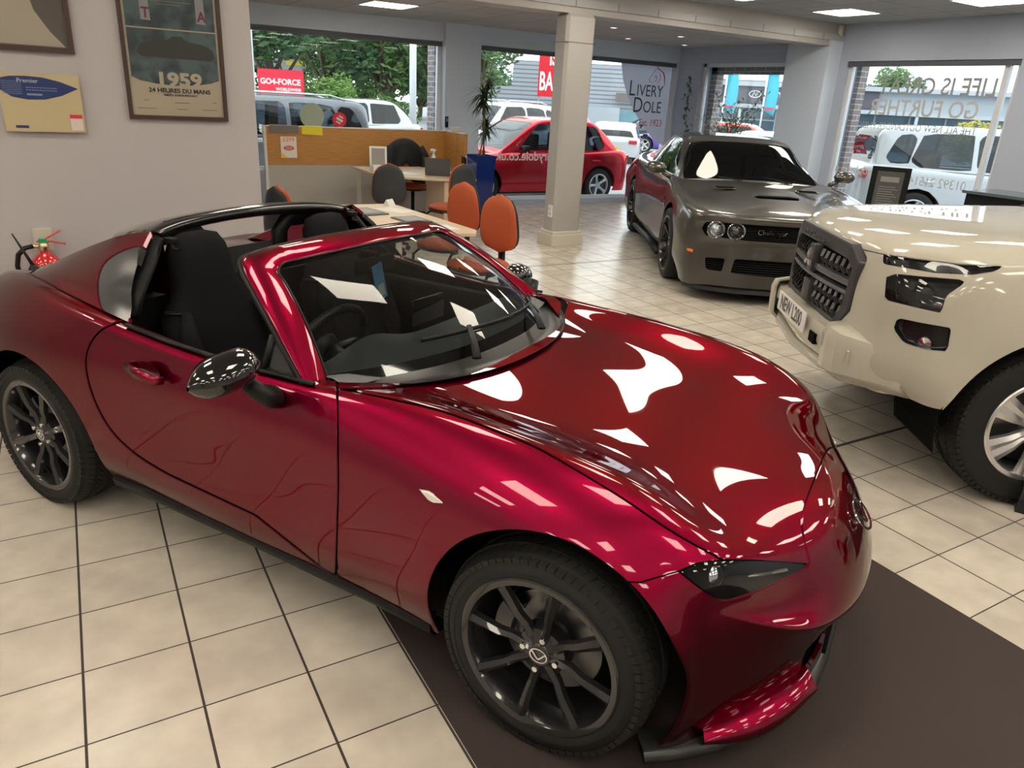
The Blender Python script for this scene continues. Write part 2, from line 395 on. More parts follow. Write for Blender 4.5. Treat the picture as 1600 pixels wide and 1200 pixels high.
# left display wall that ends beside the desks
sbox('wall_left', (XL, 1.95, 0), (1.21, 2.12, ZF), WALL)
sbox('wall_rear_left', (XL - .12, YF, 0), (XL, YB + .25, ZF), WALL); sbox('wall_front', (XL - .12, YF - .12, 0), (XR + .25, YF, ZF), WALL)
WT, WS = 2.44, .12
# back wall: lintel, piers, low sills
def wallpiece(name, lo, hi, m=WALL2): return sbox(name, lo, hi, m)
wallpiece('wall_back_lintel', (XL, YB, WT), (XR + .25, YB + .25, ZB), WALL3); wallpiece('wall_back_left', (XL, YB, 0), (2.36, YB + .25, WT))
wallpiece('wall_back_pier', (5.27, YB - .10, 0), (5.87, YB + .25, WT), WALL3); sbox('wall_back_pier_upper', (5.27, YB - .10, WT), (5.87, YB, ZB), WALL3)
wallpiece('wall_back_corner', (9.93, YB, 0), (XR + .25, YB + .25, WT), WALL3)
wallpiece('wall_back_sill', (2.36, YB, 0), (5.27, YB + .25, .55)); wallpiece('wall_back_kerb', (5.87, YB, 0), (9.93, YB + .25, .07))
# right wall
wallpiece('wall_right_lintel', (XR, YF, WT), (XR + .25, YB, ZF)); wallpiece('wall_right_corner', (XR, 7.42, 0), (XR + .25, YB, WT))
wallpiece('wall_right_pier', (XR - .28, 4.6, 0), (XR, 5.34, ZB), WALL3); wallpiece('wall_right_between', (XR, 4.47, 0), (XR + .25, 5.35, WT))
wallpiece('wall_right_near', (XR, YF, 0), (XR + .25, 2.10, WT)); wallpiece('wall_right_sill', (XR, 5.35, 0), (XR + .25, 7.42, .5)); wallpiece('wall_right_low', (XR, 2.10, 0), (XR + .25, 4.47, .30))
BR = mat('reveal_brick', (.16, .12, .11), .8)
def brick_mat():
    m = mat('outer_brick', (.2, .15, .14), .8); n = m.node_tree; b = n.nodes['Principled BSDF']; g = n.nodes.new('ShaderNodeNewGeometry'); br = n.nodes.new('ShaderNodeTexBrick')
    sw = n.nodes.new('ShaderNodeSeparateXYZ'); cb = n.nodes.new('ShaderNodeCombineXYZ'); ad = n.nodes.new('ShaderNodeMath'); n.links.new(g.outputs['Position'], sw.inputs[0])
    n.links.new(sw.outputs[0], ad.inputs[0]); n.links.new(sw.outputs[1], ad.inputs[1]); n.links.new(ad.outputs[0], cb.inputs[0]); n.links.new(sw.outputs[2], cb.inputs[1])
    br.inputs['Scale'].default_value = 1; br.inputs['Brick Width'].default_value = .225; br.inputs['Row Height'].default_value = .075; br.inputs['Mortar Size'].default_value = .008
    br.inputs['Color1'].default_value = (.20, .17, .18, 1); br.inputs['Color2'].default_value = (.26, .20, .19, 1); br.inputs['Mortar'].default_value = (.42, .42, .44, 1)
    n.links.new(cb.outputs[0], br.inputs['Vector']); n.links.new(br.outputs['Color'], b.inputs['Base Color']); return m
BRK = brick_mat()
for nm, lo, hi in (('trim_1', (5.24, YB + .25, 0), (6.0, YB + .5, 2.9)), ('trim_2', (XR + .25, 7.28, 0), (XR + .42, 8.4, 2.9)), ('trim_3', (XR + .25, 4.40, 0), (XR + .42, 5.5, 2.9)), ('trim_4', (2.1, YB + .25, 0), (2.45, YB + .35, 2.9)), ('trim_5', (XR + .25, 5.35, 2.28), (XR + .42, 7.42, 2.9))):
    sbox(nm, lo, hi, BRK)
def window(n, a, b, z0, axis, at, bars=()):
    """frame + one pane; axis 'x' runs along x at y=at; 'y' along y at x=at"""
    t = .055; m = MB(); d = .07
    def bar(p0, p1, q0, q1):
        if axis == 'x': m.box(((p0 + p1) / 2, at, (q0 + q1) / 2), (p1 - p0, d, q1 - q0))
        else: m.box((at, (p0 + p1) / 2, (q0 + q1) / 2), (d, p1 - p0, q1 - q0))
    bar(a, a + t, z0, WT); bar(b - t, b, z0, WT); bar(a, b, WT - t, WT); bar(a, b, z0, z0 + t)
    for q in bars: bar(q - .03, q + .03, z0, WT)
    f_ = struct(m.obj('window_%d' % n, UPVC)); g_ = MB()
    if axis == 'x': g_.box(((a + b) / 2, at, (z0 + WT) / 2), (b - a - .05, .008, WT - z0 - .05))
    else: g_.box((at, (a + b) / 2, (z0 + WT) / 2), (.008, b - a - .05, WT - z0 - .05))
    p = g_.obj('pane', CLR, f_); p['kind'] = 'structure'; return f_
window(1, 2.36, 5.27, .55, 'x', YB + .10); window(2, 5.87, 9.93, .07, 'x', YB + .10); window(3, 5.35, 7.42, .5, 'y', XR + .10); window(4, 2.10, 4.47, .30, 'y', XR + .10, bars=(2.28,))
# dark head rails above the panes
DRAIL = mat('blind_rail', (.10, .11, .13), .5)
for i, (lo, hi) in enumerate((((2.36, YB + .02, WT - .07), (5.27, YB + .06, WT - .01)), ((5.87, YB + .02, WT - .07), (9.93, YB + .06, WT - .01)), ((XR + .02, 2.10, WT - .07), (XR + .06, 4.47, WT - .01)))):
    sbox('trim_%d' % (i + 6), lo, hi, DRAIL)
# skirtings
sbox('baseboard_left', (XL, 1.935, 0), (1.225, 1.95, .11), SKIRT); sbox('baseboard_right', (XR - .015, YF, 0), (XR, 2.1, .11), SKIRT)
# free-standing column with its cream plinth
cm = MB(); cm.box((5.415, 4.70, 1.38), (.40, .26, 2.50)); c_ = struct(cm.obj('wall_column', mat('column_paint', (.42, .405, .39), .45))); mod_bev(c_, .035, 1)
cm = MB(); cm.box((5.415, 4.70, .07), (.47, .33, .14), bev=.006); cm.box((5.415, 4.70, .155), (.44, .30, .05), bev=.01); struct(cm.obj('trim_column_plinth', SKIRT))
cm = MB(); cm.box((5.415, 4.70, 2.33), (.408, .268, .006)); struct(cm.obj('trim_column_joint', mat('joint_dark', (.15, .14, .13), .7)))
# socket on the column
so = thing('wall_socket', 'white double socket low on the side of the grey column', 'socket', (5.213, 4.66, .42)); sb = MB(); sb.box((-.002, 0, 0), (.012, .085, .145), bev=.003); sb.obj('plate', WHT, so)

for z in (-.03, .03): sb = MB(); sb.box((-.01, 0, z), (.006, .03, .02)); sb.obj('switch', mat('socket_grey', (.45, .45, .45), .4), so)
# ---------------------------------------------------------------- ceiling light panels (real lamps)
LIT = mat('light_diffuser', (.9, .88, .82), .4, emit=((1., .90, .74), PANEL_E)); LFR = mat('light_frame', (.75, .75, .75), .4)
lm = MB(); lm.box((0, 0, -.006), (.565, .565, .008)); fm = MB()
for s_ in (-1, 1): fm.box((s_ * .29, 0, -.006), (.02, .60, .014)); fm.box((0, s_ * .29, -.006), (.56, .02, .014))
lt0 = None; LIGHTS = []
for ix in range(8):
    for iy in range(7): LIGHTS.append((8.85 - 1.8 * ix, 3.77 - 1.8 * iy, ZF))
LIGHTS += [(3.83, 6.5, ZB), ]
for k, (x, y, z) in enumerate(LIGHTS):
    if z == ZF and y > 4.3: continue
    lb = 'square lit ceiling panel over the showroom floor' ; gp = 'square lit ceiling panels of the front ceiling'
    if k == 0: lb = 'square lit ceiling panel nearest the right-hand pier, fully in view'; gp = None
    if z == ZB: lb = 'square lit ceiling panel over the desks by the back windows'; gp = None
    if k == 7: lb = 'lit ceiling panel beside the beam, cut by the top edge of the picture'; gp = None
    if k == 1: lb = 'lit ceiling panel at the top right corner of the picture'; gp = None
    if lt0 is None:
        lt0 = o = thing('ceiling_light', lb, 'light', (x, y, z)); lm.obj('diffuser', LIT, o); fm.obj('frame', LFR, o)
    else:
        o = copytree(lt0); o.location = (x, y, z); o['label'] = lb
    if gp: o['group'] = gp
    elif 'group' in o: del o['group']
# downlights
dl0 = None
for k, (x, y, lb) in enumerate(((7.03, 6.14, 'recessed round downlight nearest the column'), (8.25, 7.36, 'recessed round downlight close to the back window, left of the corner'), (8.39, 6.26, 'recessed round downlight right of the column, middle of the back ceiling'), (9.5, 7.4, 'recessed round downlight in the far corner of the ceiling'))):
    if dl0 is None:
        dl0 = o = thing('downlight', lb, 'light', (x, y, ZB)); q = MB(); q.lathe([(.045, -.002), (.06, -.008), (.065, 0)], 24); q.obj('bezel', LFR, o, smooth=True)
        q = MB(); q.lathe([(.0, -.003), (.045, -.003)], 24); q.obj('lamp', mat('downlight_glow', (.9, .9, .9), .4, emit=((1, .97, .9), 5.)), o)
    else: o = copytree(dl0); o.location = (x, y, ZB); o['label'] = lb
# movement sensor by the beam end
s_ = thing('motion_sensor', 'small white motion sensor high in the corner beside the beam end', 'sensor', (9.82, 4.56, 2.84)); q = MB(); q.box((0, 0, 0), (.06, .05, .11), bev=.012); q.obj('housing', mat('sensor_white', (.6, .6, .56), .4), s_, smooth=True, sharp=40)
q = MB(); q.lathe([(0, -.035), (.02, -.03), (.026, 0)], 16, c=(0, -.012, -.045)); q.obj('lens', mat('sensor_lens', (.5, .5, .48), .3), s_, smooth=True)
# the dark mat under the red car: x .93-2.79, edges run back along the room
MAT = mat('dark_brown_mat', (.045, .032, .030), .85, bump=(300, .3, .002)); q = MB()
q.box(((.905 + 2.795) / 2, -3.5, .004), (1.89, 5.9, .008)); tag(q.obj('floor_mat', MAT), 'dark brown display mat under the front of the red roadster', 'mat')
# ================================================================ the red roadster
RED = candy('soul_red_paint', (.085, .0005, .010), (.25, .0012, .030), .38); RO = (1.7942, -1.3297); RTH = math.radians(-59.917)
def wheel(name_, R, W_, rimr, spokes, mt_rim, parent, x, y, side, tread=True, blade=(.07, .035), logo=None, ang0=0., twin=0., dish=.03, sidewall=None):
    """whole wheel as parts of its car; axis along y, outer face towards side"""
    sg = side; M = Matrix(((1, 0, 0), (0, 0, -sg), (0, sg, 0))).transposed() if False else Matrix(((1, 0, 0), (0, 0, sg), (0, 1 if sg < 0 else 1, 0)))
    # local lathe z -> car y*sg
    M = Matrix(((1, 0, 0), (0, 0, sg), (0, 1, 0)))
    c = (x, y, R); h = W_ / 2
    t = MB(); pr = [(rimr - .004, -h * .82), (rimr + .012, -h * .98), (R - .05, -h * 1.02), (R - .018, -h * .93), (R - .006, -h * .80), (R, -h * .5), (R, h * .5), (R - .006, h * .80), (R - .018, h * .93), (R - .05, h * 1.02), (rimr + .03, h * 1.0), (rimr + .012, h * .98), (rimr - .004, h * .82)]
    t.lathe(pr, 96, c=c, M=M); tyre = t.obj('tyre', RUB, parent, smooth=True, sharp=50)
    if tread:
        tb = MB(); n = 72
        for k in range(n):
            q = 2 * PI * k / n
            for s2 in (-1, 1):
                for (w0, w1, sk, rr) in ((.52, .98, .016, -.001), (.16, .46, .03, .002)):
                    V = []; q1 = q + (s2 * .5 + .5) * PI / n
                    for (a_, zz, dr) in ((-.011 / R, w0, 0), (.012 / R, w0, 0), (.012 / R + sk / R, w1, -.016 if w1 > .9 else 0), (-.011 / R + sk / R, w1, -.016 if w1 > .9 else 0)):
                        for r2 in (R - .012, R + .004 + rr):
                            rad = r2 + dr; v = Vector((rad * math.cos(q1 + a_), rad * math.sin(q1 + a_), s2 * zz * h)); V.append(M @ v + Vector(c))
                    tb.add(V, [(1, 3, 5, 7), (0, 2, 3, 1), (2, 4, 5, 3), (4, 6, 7, 5), (6, 0, 1, 7)])
        tr = tb.obj('tread', RUB, tyre)
    r = MB(); r.lathe([(rimr + .006, h * .93), (rimr + .010, h * .97), (rimr + .004, h * 1.0), (rimr - .012, h * .97), (rimr - .02, h * .80), (rimr - .03, h * .2), (rimr - .035, -h * .8), (rimr, -h * .93)], 72, c=c, M=M)
    hub = h * 1.0 - dish
    n = spokes
    for k in range(n):
        for tw in ((-twin, twin) if twin else (0,)):
            a = ang0 + 2 * PI * k / n; ca, sa = math.cos(a), math.sin(a); pts = []
            prof = ((.030, hub - .004, blade[0] * .62), (.09, hub - .006, blade[0] * .5), (.55 * rimr, hub + .006, blade[1] * .75), (rimr - .014, h * .90, blade[1] * 1.0))
            V = []
            for (rad, z, wd) in prof:
                off = tw * (rad / rimr)
                for (dx, dz) in ((-wd / 2, -.016), (-wd / 2 * .8, 0), (0, .009), (wd / 2 * .8, 0), (wd / 2, -.016)):
                    p = Vector((rad * ca - (dx + off) * sa, rad * sa + (dx + off) * ca, z + dz)); V.append(M @ p + Vector(c))
            Fq = []
            for i in range(len(prof) - 1):
                for j in range(4): Fq.append((i * 5 + j, i * 5 + j + 1, i * 5 + 6 + j, i * 5 + 5 + j))
                Fq.append((i * 5 + 4, i * 5, i * 5 + 5, i * 5 + 9))
            r.add(V, Fq)
    r.lathe([(0, hub + .004), (.032, hub + .004), (.036, hub), (.07, hub - .012), (.078, hub - .05), (.06, hub - .09)], 40, c=c, M=M)
    rim = r.obj('rim', mt_rim, tyre, smooth=True, sharp=30)
    d = MB(); d.lathe([(.05, hub - .075), (.15 * R / .308, hub - .075), (.15 * R / .308, hub - .095), (.05, hub - .1)], 48, c=c, M=M); d.obj('brake_disc', mat('brake_steel', (.22, .22, .23), .35, 1.), tyre, smooth=True, sharp=30)
    d = MB(); d.lathe([(.115 * R / .308, hub - .07), (.115 * R / .308, hub - .045), (.165 * R / .308, hub - .045), (.165 * R / .308, hub - .11)], 16, c=c, M=M, a0=2.3, a1=3.4); d.obj('brake_caliper', mat('caliper_grey', (.16, .16, .16), .5, .6), tyre, smooth=True, sharp=30)
    d = MB(); d.lathe([(0, hub - .11), (rimr - .03, hub - .115), (rimr - .03, -h * .9)], 32, c=c, M=M); d.obj('wheel_back', DRK, tyre)
    b = MB()
    for k in range(4 if n == 8 else 5):
        b = MB(); a = ang0 + 2 * PI * (k + .5) / (4 if n == 8 else 5); p = M @ Vector((.05 * math.cos(a), .05 * math.sin(a), hub - .001)) + Vector(c); b.lathe([(0, .008), (.008, .008), (.010, 0)], 10, c=p, M=M); b.obj('wheel_bolt', CHR if n == 8 else mt_rim, tyre, smooth=True, sharp=40)
    return tyre, M, Vector(c) + M @ Vector((0, 0, hub + .005))
def logo_m(name, M, r, parent, m=CHR, th=.004):
    """winged-M in an oval ring"""
    q = MB(); n = 36; V = [];
    for k in range(n):
        a = 2 * PI * k / n
        for rr in (r, r * .86): V += [Vector((rr * math.cos(a), rr * .82 * math.sin(a), th)), Vector((rr * 1.01 * math.cos(a), rr * .83 * math.sin(a), 0))]
    Fq = []
    for k in range(n):
        a = k * 4; b = ((k + 1) % n) * 4; Fq += [(a, b, b + 2, a + 2), (a + 1, b + 1, b, a), (a + 2, b + 2, b + 3, a + 3)]
    q.add([M @ v for v in V], Fq)
    for sg in (1, -1):
        P = [(.0, -.42), (.22, -.22), (.60, .28), (.84, .30), (.86, .16), (.68, .10), (.30, -.35), (.12, -.56), (0, -.60)]
        pl = [(p[0] * r * sg, p[1] * r * .95 + r * .1) for p in P]
        if sg < 0: pl = pl[::-1]
        q.prism(pl, 0, th * 1.1, M=None); L = len(pl) * 2
        for i in range(len(q.V) - L, len(q.V)): q.V[i] = tuple(M @ Vector(q.V[i]))
    return q.obj(name, m, parent, smooth=True, sharp=30)
car = thing('sports_car', 'glossy red two-seat sports car with black wheels and open roof, filling the foreground', 'car', (RO[0], RO[1], 0), RTH)
def S(x, *yz): return [(x + (q[2] if len(q) > 2 else 0), q[0], q[1]) for q in yz]
def T(x, zs, crest, ys=(0, .18, .37, .55), dx=(0, 0, 0, 0)): return [(x + d, y, z) for y, z, d in zip(ys, zs, dx)] + [(crest[2] if len(crest) > 2 else x, crest[0], crest[1])]
top = [
 [(.722, 0, .388), (.712, .17, .392), (.668, .35, .412), (.580, .52, .452), (.44, .675, .53)],
 [(.680, 0, .505), (.664, .17, .50), (.618, .34, .492), (.528, .52, .500), (.41, .70, .585)],
 [(.575, 0, .630), (.563, .17, .630), (.525, .34, .618), (.475, .52, .622), (.385, .70, .668)],
 T(.36, (.690, .690, .692, .708), (.685, .742, .27), dx=(0, 0, -.02, -.05)),
 T(.13, (.735, .738, .745, .765), (.665, .792, .12), ys=(0, .18, .36, .53)),
 T(-.12, (.772, .773, .776, .793), (.655, .826), ys=(0, .18, .36, .52)),
 T(-.35, (.803, .803, .803, .812), (.655, .845), ys=(0, .18, .36, .52)),
 T(-.58, (.832, .832, .828, .830), (.675, .852), ys=(0, .18, .36, .53)),
 T(-.80, (.845, .845, .84, .835), (.72, .852)),
 T(-1.15, (.84, .84, .84, .835), (.74, .842)),
 T(-1.50, (.86, .86, .86, .86), (.765, .860)),
 T(-1.78, (.885, .885, .885, .885), (.775, .888)),
 T(-2.05, (.905, .905, .905, .905), (.755, .915)),
 T(-2.33, (.91, .91, .91, .915), (.715, .932)),
 T(-2.60, (.893, .893, .892, .893), (.66, .915)),
 T(-2.82, (.862, .862, .86, .86), (.60, .868), ys=(0, .16, .32, .47)),
 T(-3.02, (.825, .825, .822, .818), (.52, .805), ys=(0, .14, .27, .40), dx=(-.03, -.03, -.02, 0)),
]
side = [
 [(.44, .675, .53), (.450, .675, .495), (.452, .672, .40), (.455, .664, .31), (.46, .65, .21), (.465, .62, .13)],
 [(.41, .70, .585), (.392, .748, .53), (.392, .758, .44), (.394, .756, .35), (.398, .745, .24), (.40, .70, .13)],
 S(.34, (.70, .668, .045), (.778, .615, -.015), (.822, .52), (.838, .42), (.835, .28), (.775, .14)),
 S(.22, (.685, .742, .05), (.775, .70, .01), (.842, .62), (.862, .50), (.862, .33), (.80, .15)),
 S(.10, (.665, .792, .02), (.765, .758), (.85, .67), (.872, .52), (.87, .33), (.81, .15)),
 S(-.12, (.655, .826), (.760, .792), (.85, .70), (.872, .53), (.87, .33), (.81, .15)),
 S(-.35, (.655, .845), (.758, .810), (.84, .70), (.858, .53), (.855, .36), (.815, .22)),
 S(-.58, (.675, .852), (.768, .812), (.828, .70), (.838, .53), (.838, .36), (.805, .235)),
 S(-.80, (.72, .852), (.787, .803), (.823, .70), (.826, .53), (.828, .36), (.80, .235)),
 S(-1.15, (.74, .842), (.792, .80), (.823, .70), (.822, .53), (.828, .36), (.80, .235)),
 S(-1.50, (.765, .860), (.802, .81), (.832, .71), (.830, .54), (.832, .36), (.80, .24)),
 S(-1.78, (.775, .888), (.818, .835), (.848, .73), (.852, .56), (.848, .36), (.80, .245)),
 S(-2.05, (.755, .915), (.820, .86), (.865, .75), (.875, .58), (.862, .36), (.80, .22)),
 S(-2.33, (.715, .932), (.800, .875), (.865, .75), (.880, .58), (.866, .36), (.80, .22)),
 S(-2.60, (.66, .915), (.760, .85), (.835, .73), (.855, .58), (.845, .38), (.78, .24)),
 S(-2.82, (.60, .868), (.695, .81), (.775, .70), (.80, .56), (.78, .38), (.70, .26)),
 S(-3.02, (.52, .805), (.60, .76), (.665, .68), (.68, .55), (.66, .38), (.60, .27)),
]
fz = (.358, .295, .235, .17, .12)
fa = (.708, .668, .655, .652, .655); fb = (.006, .03, .04, .042, .04)
front = [[(fa[j], 0, z), (fa[j] - .008, .17, z), (.655 - fb[j], .35, z + (.02 if j < 1 else 0)), (.576 - fb[j] * .8, .52, [.418, .33, .265, .20, .125][j])] for j, z in enumerate(fz)]
rear = [[(-3.08, 0, z), (-3.075, .17, z), (-3.065, .34, z), (-3.05, .50, z)] for z in (.76, .68, .55, .38, .27)]
sk = Skin(top, side, front, rear, 4)
def px(V): return px_of(V, RO, RTH)
ARCH = [(.02, .325, .372), (-2.262, .30, .388)]
archf = far_from(ARCH)
def inpoly(P, fn=px, off=2.2): P = np.array(P, float); return lambda V: sdpoly(fn(V), P) + off
def outpoly(P, fn=px, off=2.2): P = np.array(P, float); return lambda V: -sdpoly(fn(V), P) + off
XY = lambda V: V[:, :2] * np.array([1, 1]); AXY = lambda V: np.c_[V[:, 0], np.abs(V[:, 1])]; XZ = lambda V: V[:, [0, 2]]; YZ = lambda V: np.c_[np.abs(V[:, 1]), V[:, 2]]
# panel outlines as they run in the photograph (near side; the far side mirrors them)
L_hf = spline([(530, 607), (620, 625), (700, 645), (780, 675), (850, 705), (960, 770), (1050, 830), (1130, 875)], 40).tolist()
L_rear = spline([(530, 607), (600, 606), (665, 599), (720, 587), (770, 568), (815, 543), (840, 526), (862, 505), (880, 480)], 24).tolist()
L_lampT = [(1130, 875), (1180, 876), (1230, 880), (1262, 882)]
L_front = spline([(1266, 880), (1258, 848), (1253, 815), (1262, 778), (1277, 740), (1290, 705), (1296, 670)], 20).tolist()
HOOD = L_hf[::-1] + L_rear + [(1100, 330), (1400, 600)] + L_front[::-1] + L_lampT[::-1]
LAMP = spline([(1062, 893), (1095, 880), (1140, 876), (1200, 877), (1250, 881), (1263, 885), (1235, 899), (1190, 920), (1150, 934), (1128, 937), (1100, 922), (1062, 893)], 60).tolist()[:-1]
DOORF = [(527, 600), (527, 640), (528, 760), (524, 905)]
DOORR = spline([(186, 500), (158, 516), (140, 535), (130, 562), (133, 610), (150, 665), (176, 712), (215, 752), (262, 782)], 30).tolist()
DOOR = DOORF + [(524, 880), (400, 806), (262, 741)][1:] + spline([(262, 741), (215, 712), (176, 676), (150, 632), (136, 588), (134, 555), (146, 528), (165, 511), (196, 500)], 30).tolist() + [(250, 440), (527, 540)]
BUMP = [(962, 909), (1000, 911), (1062, 893)] + [p for p in LAMP if p[1] < 893 and p[0] > 1062 and p[1] < 886 + 10][:0] + [(1095, 880), (1140, 876), (1200, 877), (1262, 882)] + L_front + [(1700, 500), (1700, 1400), (900, 1400), (900, 905)]
side_only = lambda V: .58 - np.abs(V[:, 1])
COCK = lambda V: None
hood = panel('bonnet', sk.region(inpoly(HOOD), lambda V: .45 - V[:, 2]), RED, car, .004)
# cowl/cockpit opening, in plan
OPEN = [(-.50, 0), (-.505, .15), (-.53, .30), (-.60, .45), (-.70, .56), (-.80, .665), (-.95, .715), (-1.15, .725), (-1.5, .745), (-1.72, .755), (-1.85, .72), (-2.0, .66), (-2.06, .55), (-2.08, 0), (-2.08, -.5), (-.5, -.5)]
openf = lambda V: np.where(V[:, 2] > .6, -sdpoly(AXY(V), np.array(OPEN)), -1.)
deckz = lambda V: V[:, 2]
fender = panel('front_wing', sk.region(outpoly(HOOD), outpoly(LAMP), lambda V: -.90 - V[:, 0], outpoly(BUMP), outpoly(DOOR), archf, openf, lambda V: .15 - np.abs(V[:, 1]), lambda V: (px(V)[:, 0] < 527) * 2. - 1, lambda V: np.where((V[:, 0] > .05) & (V[:, 2] < .5), 1., -1.)), RED, car, .006)
GR = [(0, .345), (.30, .345), (.385, .30), (.36, .19), (.30, .165), (0, .165), (-.5, .165), (-.5, .345)]
grf = lambda V: np.where(V[:, 0] > .45, -sdpoly(YZ(V), np.array(GR)), -1.)
bumper = panel('front_bumper', sk.region(inpoly(BUMP, off=1.5), outpoly(LAMP), archf, grf, lambda V: .05 - V[:, 0]), RED, car)
door = panel('door', sk.region(inpoly(DOOR), openf, archf, lambda V: .5 - np.abs(V[:, 1])), RED, car, .005)
REAR = lambda V: np.where(px(V)[:, 0] < 527, -1., 1.)
rear_body = panel('rear_body', sk.region(outpoly(DOOR), openf, archf, lambda V: V[:, 0] + .655, lambda V: (px(V)[:, 0] - 526)), RED, car, .005)
# inner skin so that gaps look dark
V, F, N = sk.region(archf, openf, grf); V = V - N * .013; mobj('inner_shell', V, F, DRK, car, True)
# sill strip below the doors
prof = [(.775, .262), (.812, .235), (.806, .205), (.78, .18), (.70, .17)]
for sg in (-1, 1):
    q = MB(); G = [[(x, sg * (y + dy), z + dz) for (y, z) in prof] for (x, dy, dz) in ((-.36, .012, 0), (-.6, 0, 0), (-1.1, -.005, .004), (-1.6, 0, .008), (-1.86, .01, .012))]
    q.grid(G, flip=sg > 0); mod_solid(q.obj('sill_trim', BLK, car, smooth=True), .004)
# front splitter lip
q = MB(); G = []
for p in ((.30, .79), (.37, .735), (.45, .65), (.545, .51), (.60, .40), (.632, .30), (.642, .15), (.642, 0), (.642, -.15), (.632, -.30), (.60, -.40), (.545, -.51), (.45, -.65), (.37, -.735), (.30, -.79)):
    x, y = p; n_ = Vector((1.2, y / .5, 0)).normalized(); G.append([(x - n_.x * .06, y - n_.y * .06, .125), (x + n_.x * .012, y + n_.y * .012, .128), (x + n_.x * .03, y + n_.y * .03, .112), (x + n_.x * .028, y + n_.y * .028, .100), (x - n_.x * .05, y - n_.y * .05, .10)])
q.grid(G, flip=True); q.obj('front_lip', mat('lip_black', (.02, .02, .021), .3), car, smooth=True)
# grille mesh behind the mouth
q = MB(); q.grid([[(.57 - .12 * (abs(y) / .4) ** 2, y, z) for z in (.15, .36)] for y in np.linspace(-.40, .40, 15)]); g_ = q.obj('grille', DRK, car)
q = MB()
for z in (.20, .235, .27, .305, .335): q.tube([(.60 - .12 * (abs(y) / .4) ** 2, y, z) for y in np.linspace(-.37, .37, 11)], .005, 6)
q.obj('grille_bar', BLK, g_, smooth=True)
q = MB(); q.box((.655, 0, .26), (.012, .50, .11), bev=.003); npl = q.obj('number_plate_plinth', BLK, car, smooth=True, sharp=40)
# fog-lamp wings: body-colour shelf low on each bumper corner
for sg in (-1, 1):
    bk = spline([(.425, .680, .165), (.500, .612, .205), (.565, .50, .218), (.628, .355, .215)], 14); ft_ = spline([(.440, .705, .142), (.535, .632, .140), (.605, .53, .150), (.668, .385, .182)], 14); G = []
    for i, (a, b_) in enumerate(zip(bk, ft_)):
        h_ = .022 * math.sin(PI * i / 13) ** .6; G.append([(p[0], sg * p[1], p[2]) for p in (a - np.array((.03, .03, 0)), a, a * .7 + b_ * .3 + np.array((h_ * .6, h_ * .5, h_ * .5)), a * .3 + b_ * .7 + np.array((h_ * .8, h_ * .7, h_ * .35)), b_, b_ + np.array((-.01, -.01, -.022)), b_ + np.array((-.06, -.06, -.03)))])
    q = MB(); q.grid(G, flip=sg > 0); Vw, Fw, Nw = subdiv(q.V, q.F, 2); mobj('bumper_wing', Vw, Fw, RED, car, True)
# headlamps: dark bowl, projector, clear cover following the body
V, F, N = sk.region(inpoly(LAMP, off=.3)); Vb = V - N * .055
lampb = mobj('headlamp', *rim_in(Vb, F, N, -.053)[:2], mat('lamp_black', (.01, .01, .011), .25), car, True)
mobj('lamp_cover', V, F, LAMPG, lampb, True, N)
for sg in (-1, 1):
    q = MB(); d = Vector((.75, sg * .5, .28)).normalized(); Mx = d.to_track_quat('Z', 'Y').to_matrix()
    q.lathe([(0, .02), (.02, .018), (.032, .006), (.036, -.01), (.042, -.004), (.050, .006), (.054, -.03)], 28, c=(.380, sg * .680, .628), M=Mx)
    q.box((.345, sg * .715, .622), (.06, .03, .035), rz=-sg * .7, bev=.006)
    q.obj('projector', CHR, on_side(lampb, sg), smooth=True, sharp=40)
    q = MB(); q.tube([(.415, sg * .632, .606), (.472, sg * .552, .590), (.525, sg * .462, .574)], .005, 8); q.obj('light_blade', mat('lamp_trim', (.5, .5, .52), .2, .8), on_side(lampb, sg), smooth=True)
# side repeaters
for sg in (-1, 1):
    q = MB(); P = [(-.045, .012), (-.02, .016), (.03, .004), (.045, -.012), (.02, -.016), (-.02, -.006)]
    V = [(-.335 + a, sg * (.842 + (.006 if kk else 0)), .69 - .012 + b_) for kk in (0, 1) for a, b_ in P]; n = 6
    q.add(V, [tuple(range(n)), tuple(range(n, 2 * n))] + [(i, (i + 1) % n, n + (i + 1) % n, n + i) for i in range(n)]); o = q.obj('side_repeater', mat('repeater_lens', (.75, .72, .68), .12, coat=1.), car); mod_bev(o, .003)
# badge
M0 = frameM((.664, 0, .558), (0, 1, 0), Vector((-.68, 0, .73))); logo_m('bonnet_badge', M0, .058, car)
# door handles
for sg in (-1, 1):
    q = MB(); q.tube([(-1.61, sg * .828, .772), (-1.60, sg * .862, .774), (-1.54, sg * .872, .768), (-1.46, sg * .868, .758), (-1.445, sg * .838, .755)], [.012, .016, .018, .016, .012], 12, flat=(.75, 1.25))
    h = q.obj('door_handle', RED, car, smooth=True)
    q = MB(); bm_ = [(-1.525 + .062 * math.cos(a), sg * (.8365), .766 + .036 * math.sin(a)) for a in np.linspace(0, 2 * PI, 25)[:-1]]; q.add(bm_ + [(x, sg * (.838 - .0), z) for x, y, z in bm_], [tuple(range(24))]); q.obj('handle_cup', mat('deep_red_cup', (.06, .001, .006), .25, coat=1.), h)
# wheels
for (x, sg, a0) in ((0, -1, .62), (-2.31, -1, .42), (0, 1, .3), (-2.31, 1, .1)):
    ty, Mw, hc = wheel('w', .308, .205, .228, 8, mat('rim_gloss_black', (.022, .022, .024), .22, .3, coat=.8), car, x, sg * .745, sg, blade=(.055, .040), ang0=a0, dish=.024)
    Ml = frameM(hc, (-sg if sg > 0 else 1, 0, 0), (0, 0, 1)); logo_m('centre_cap', Ml, .027, ty, th=.002)
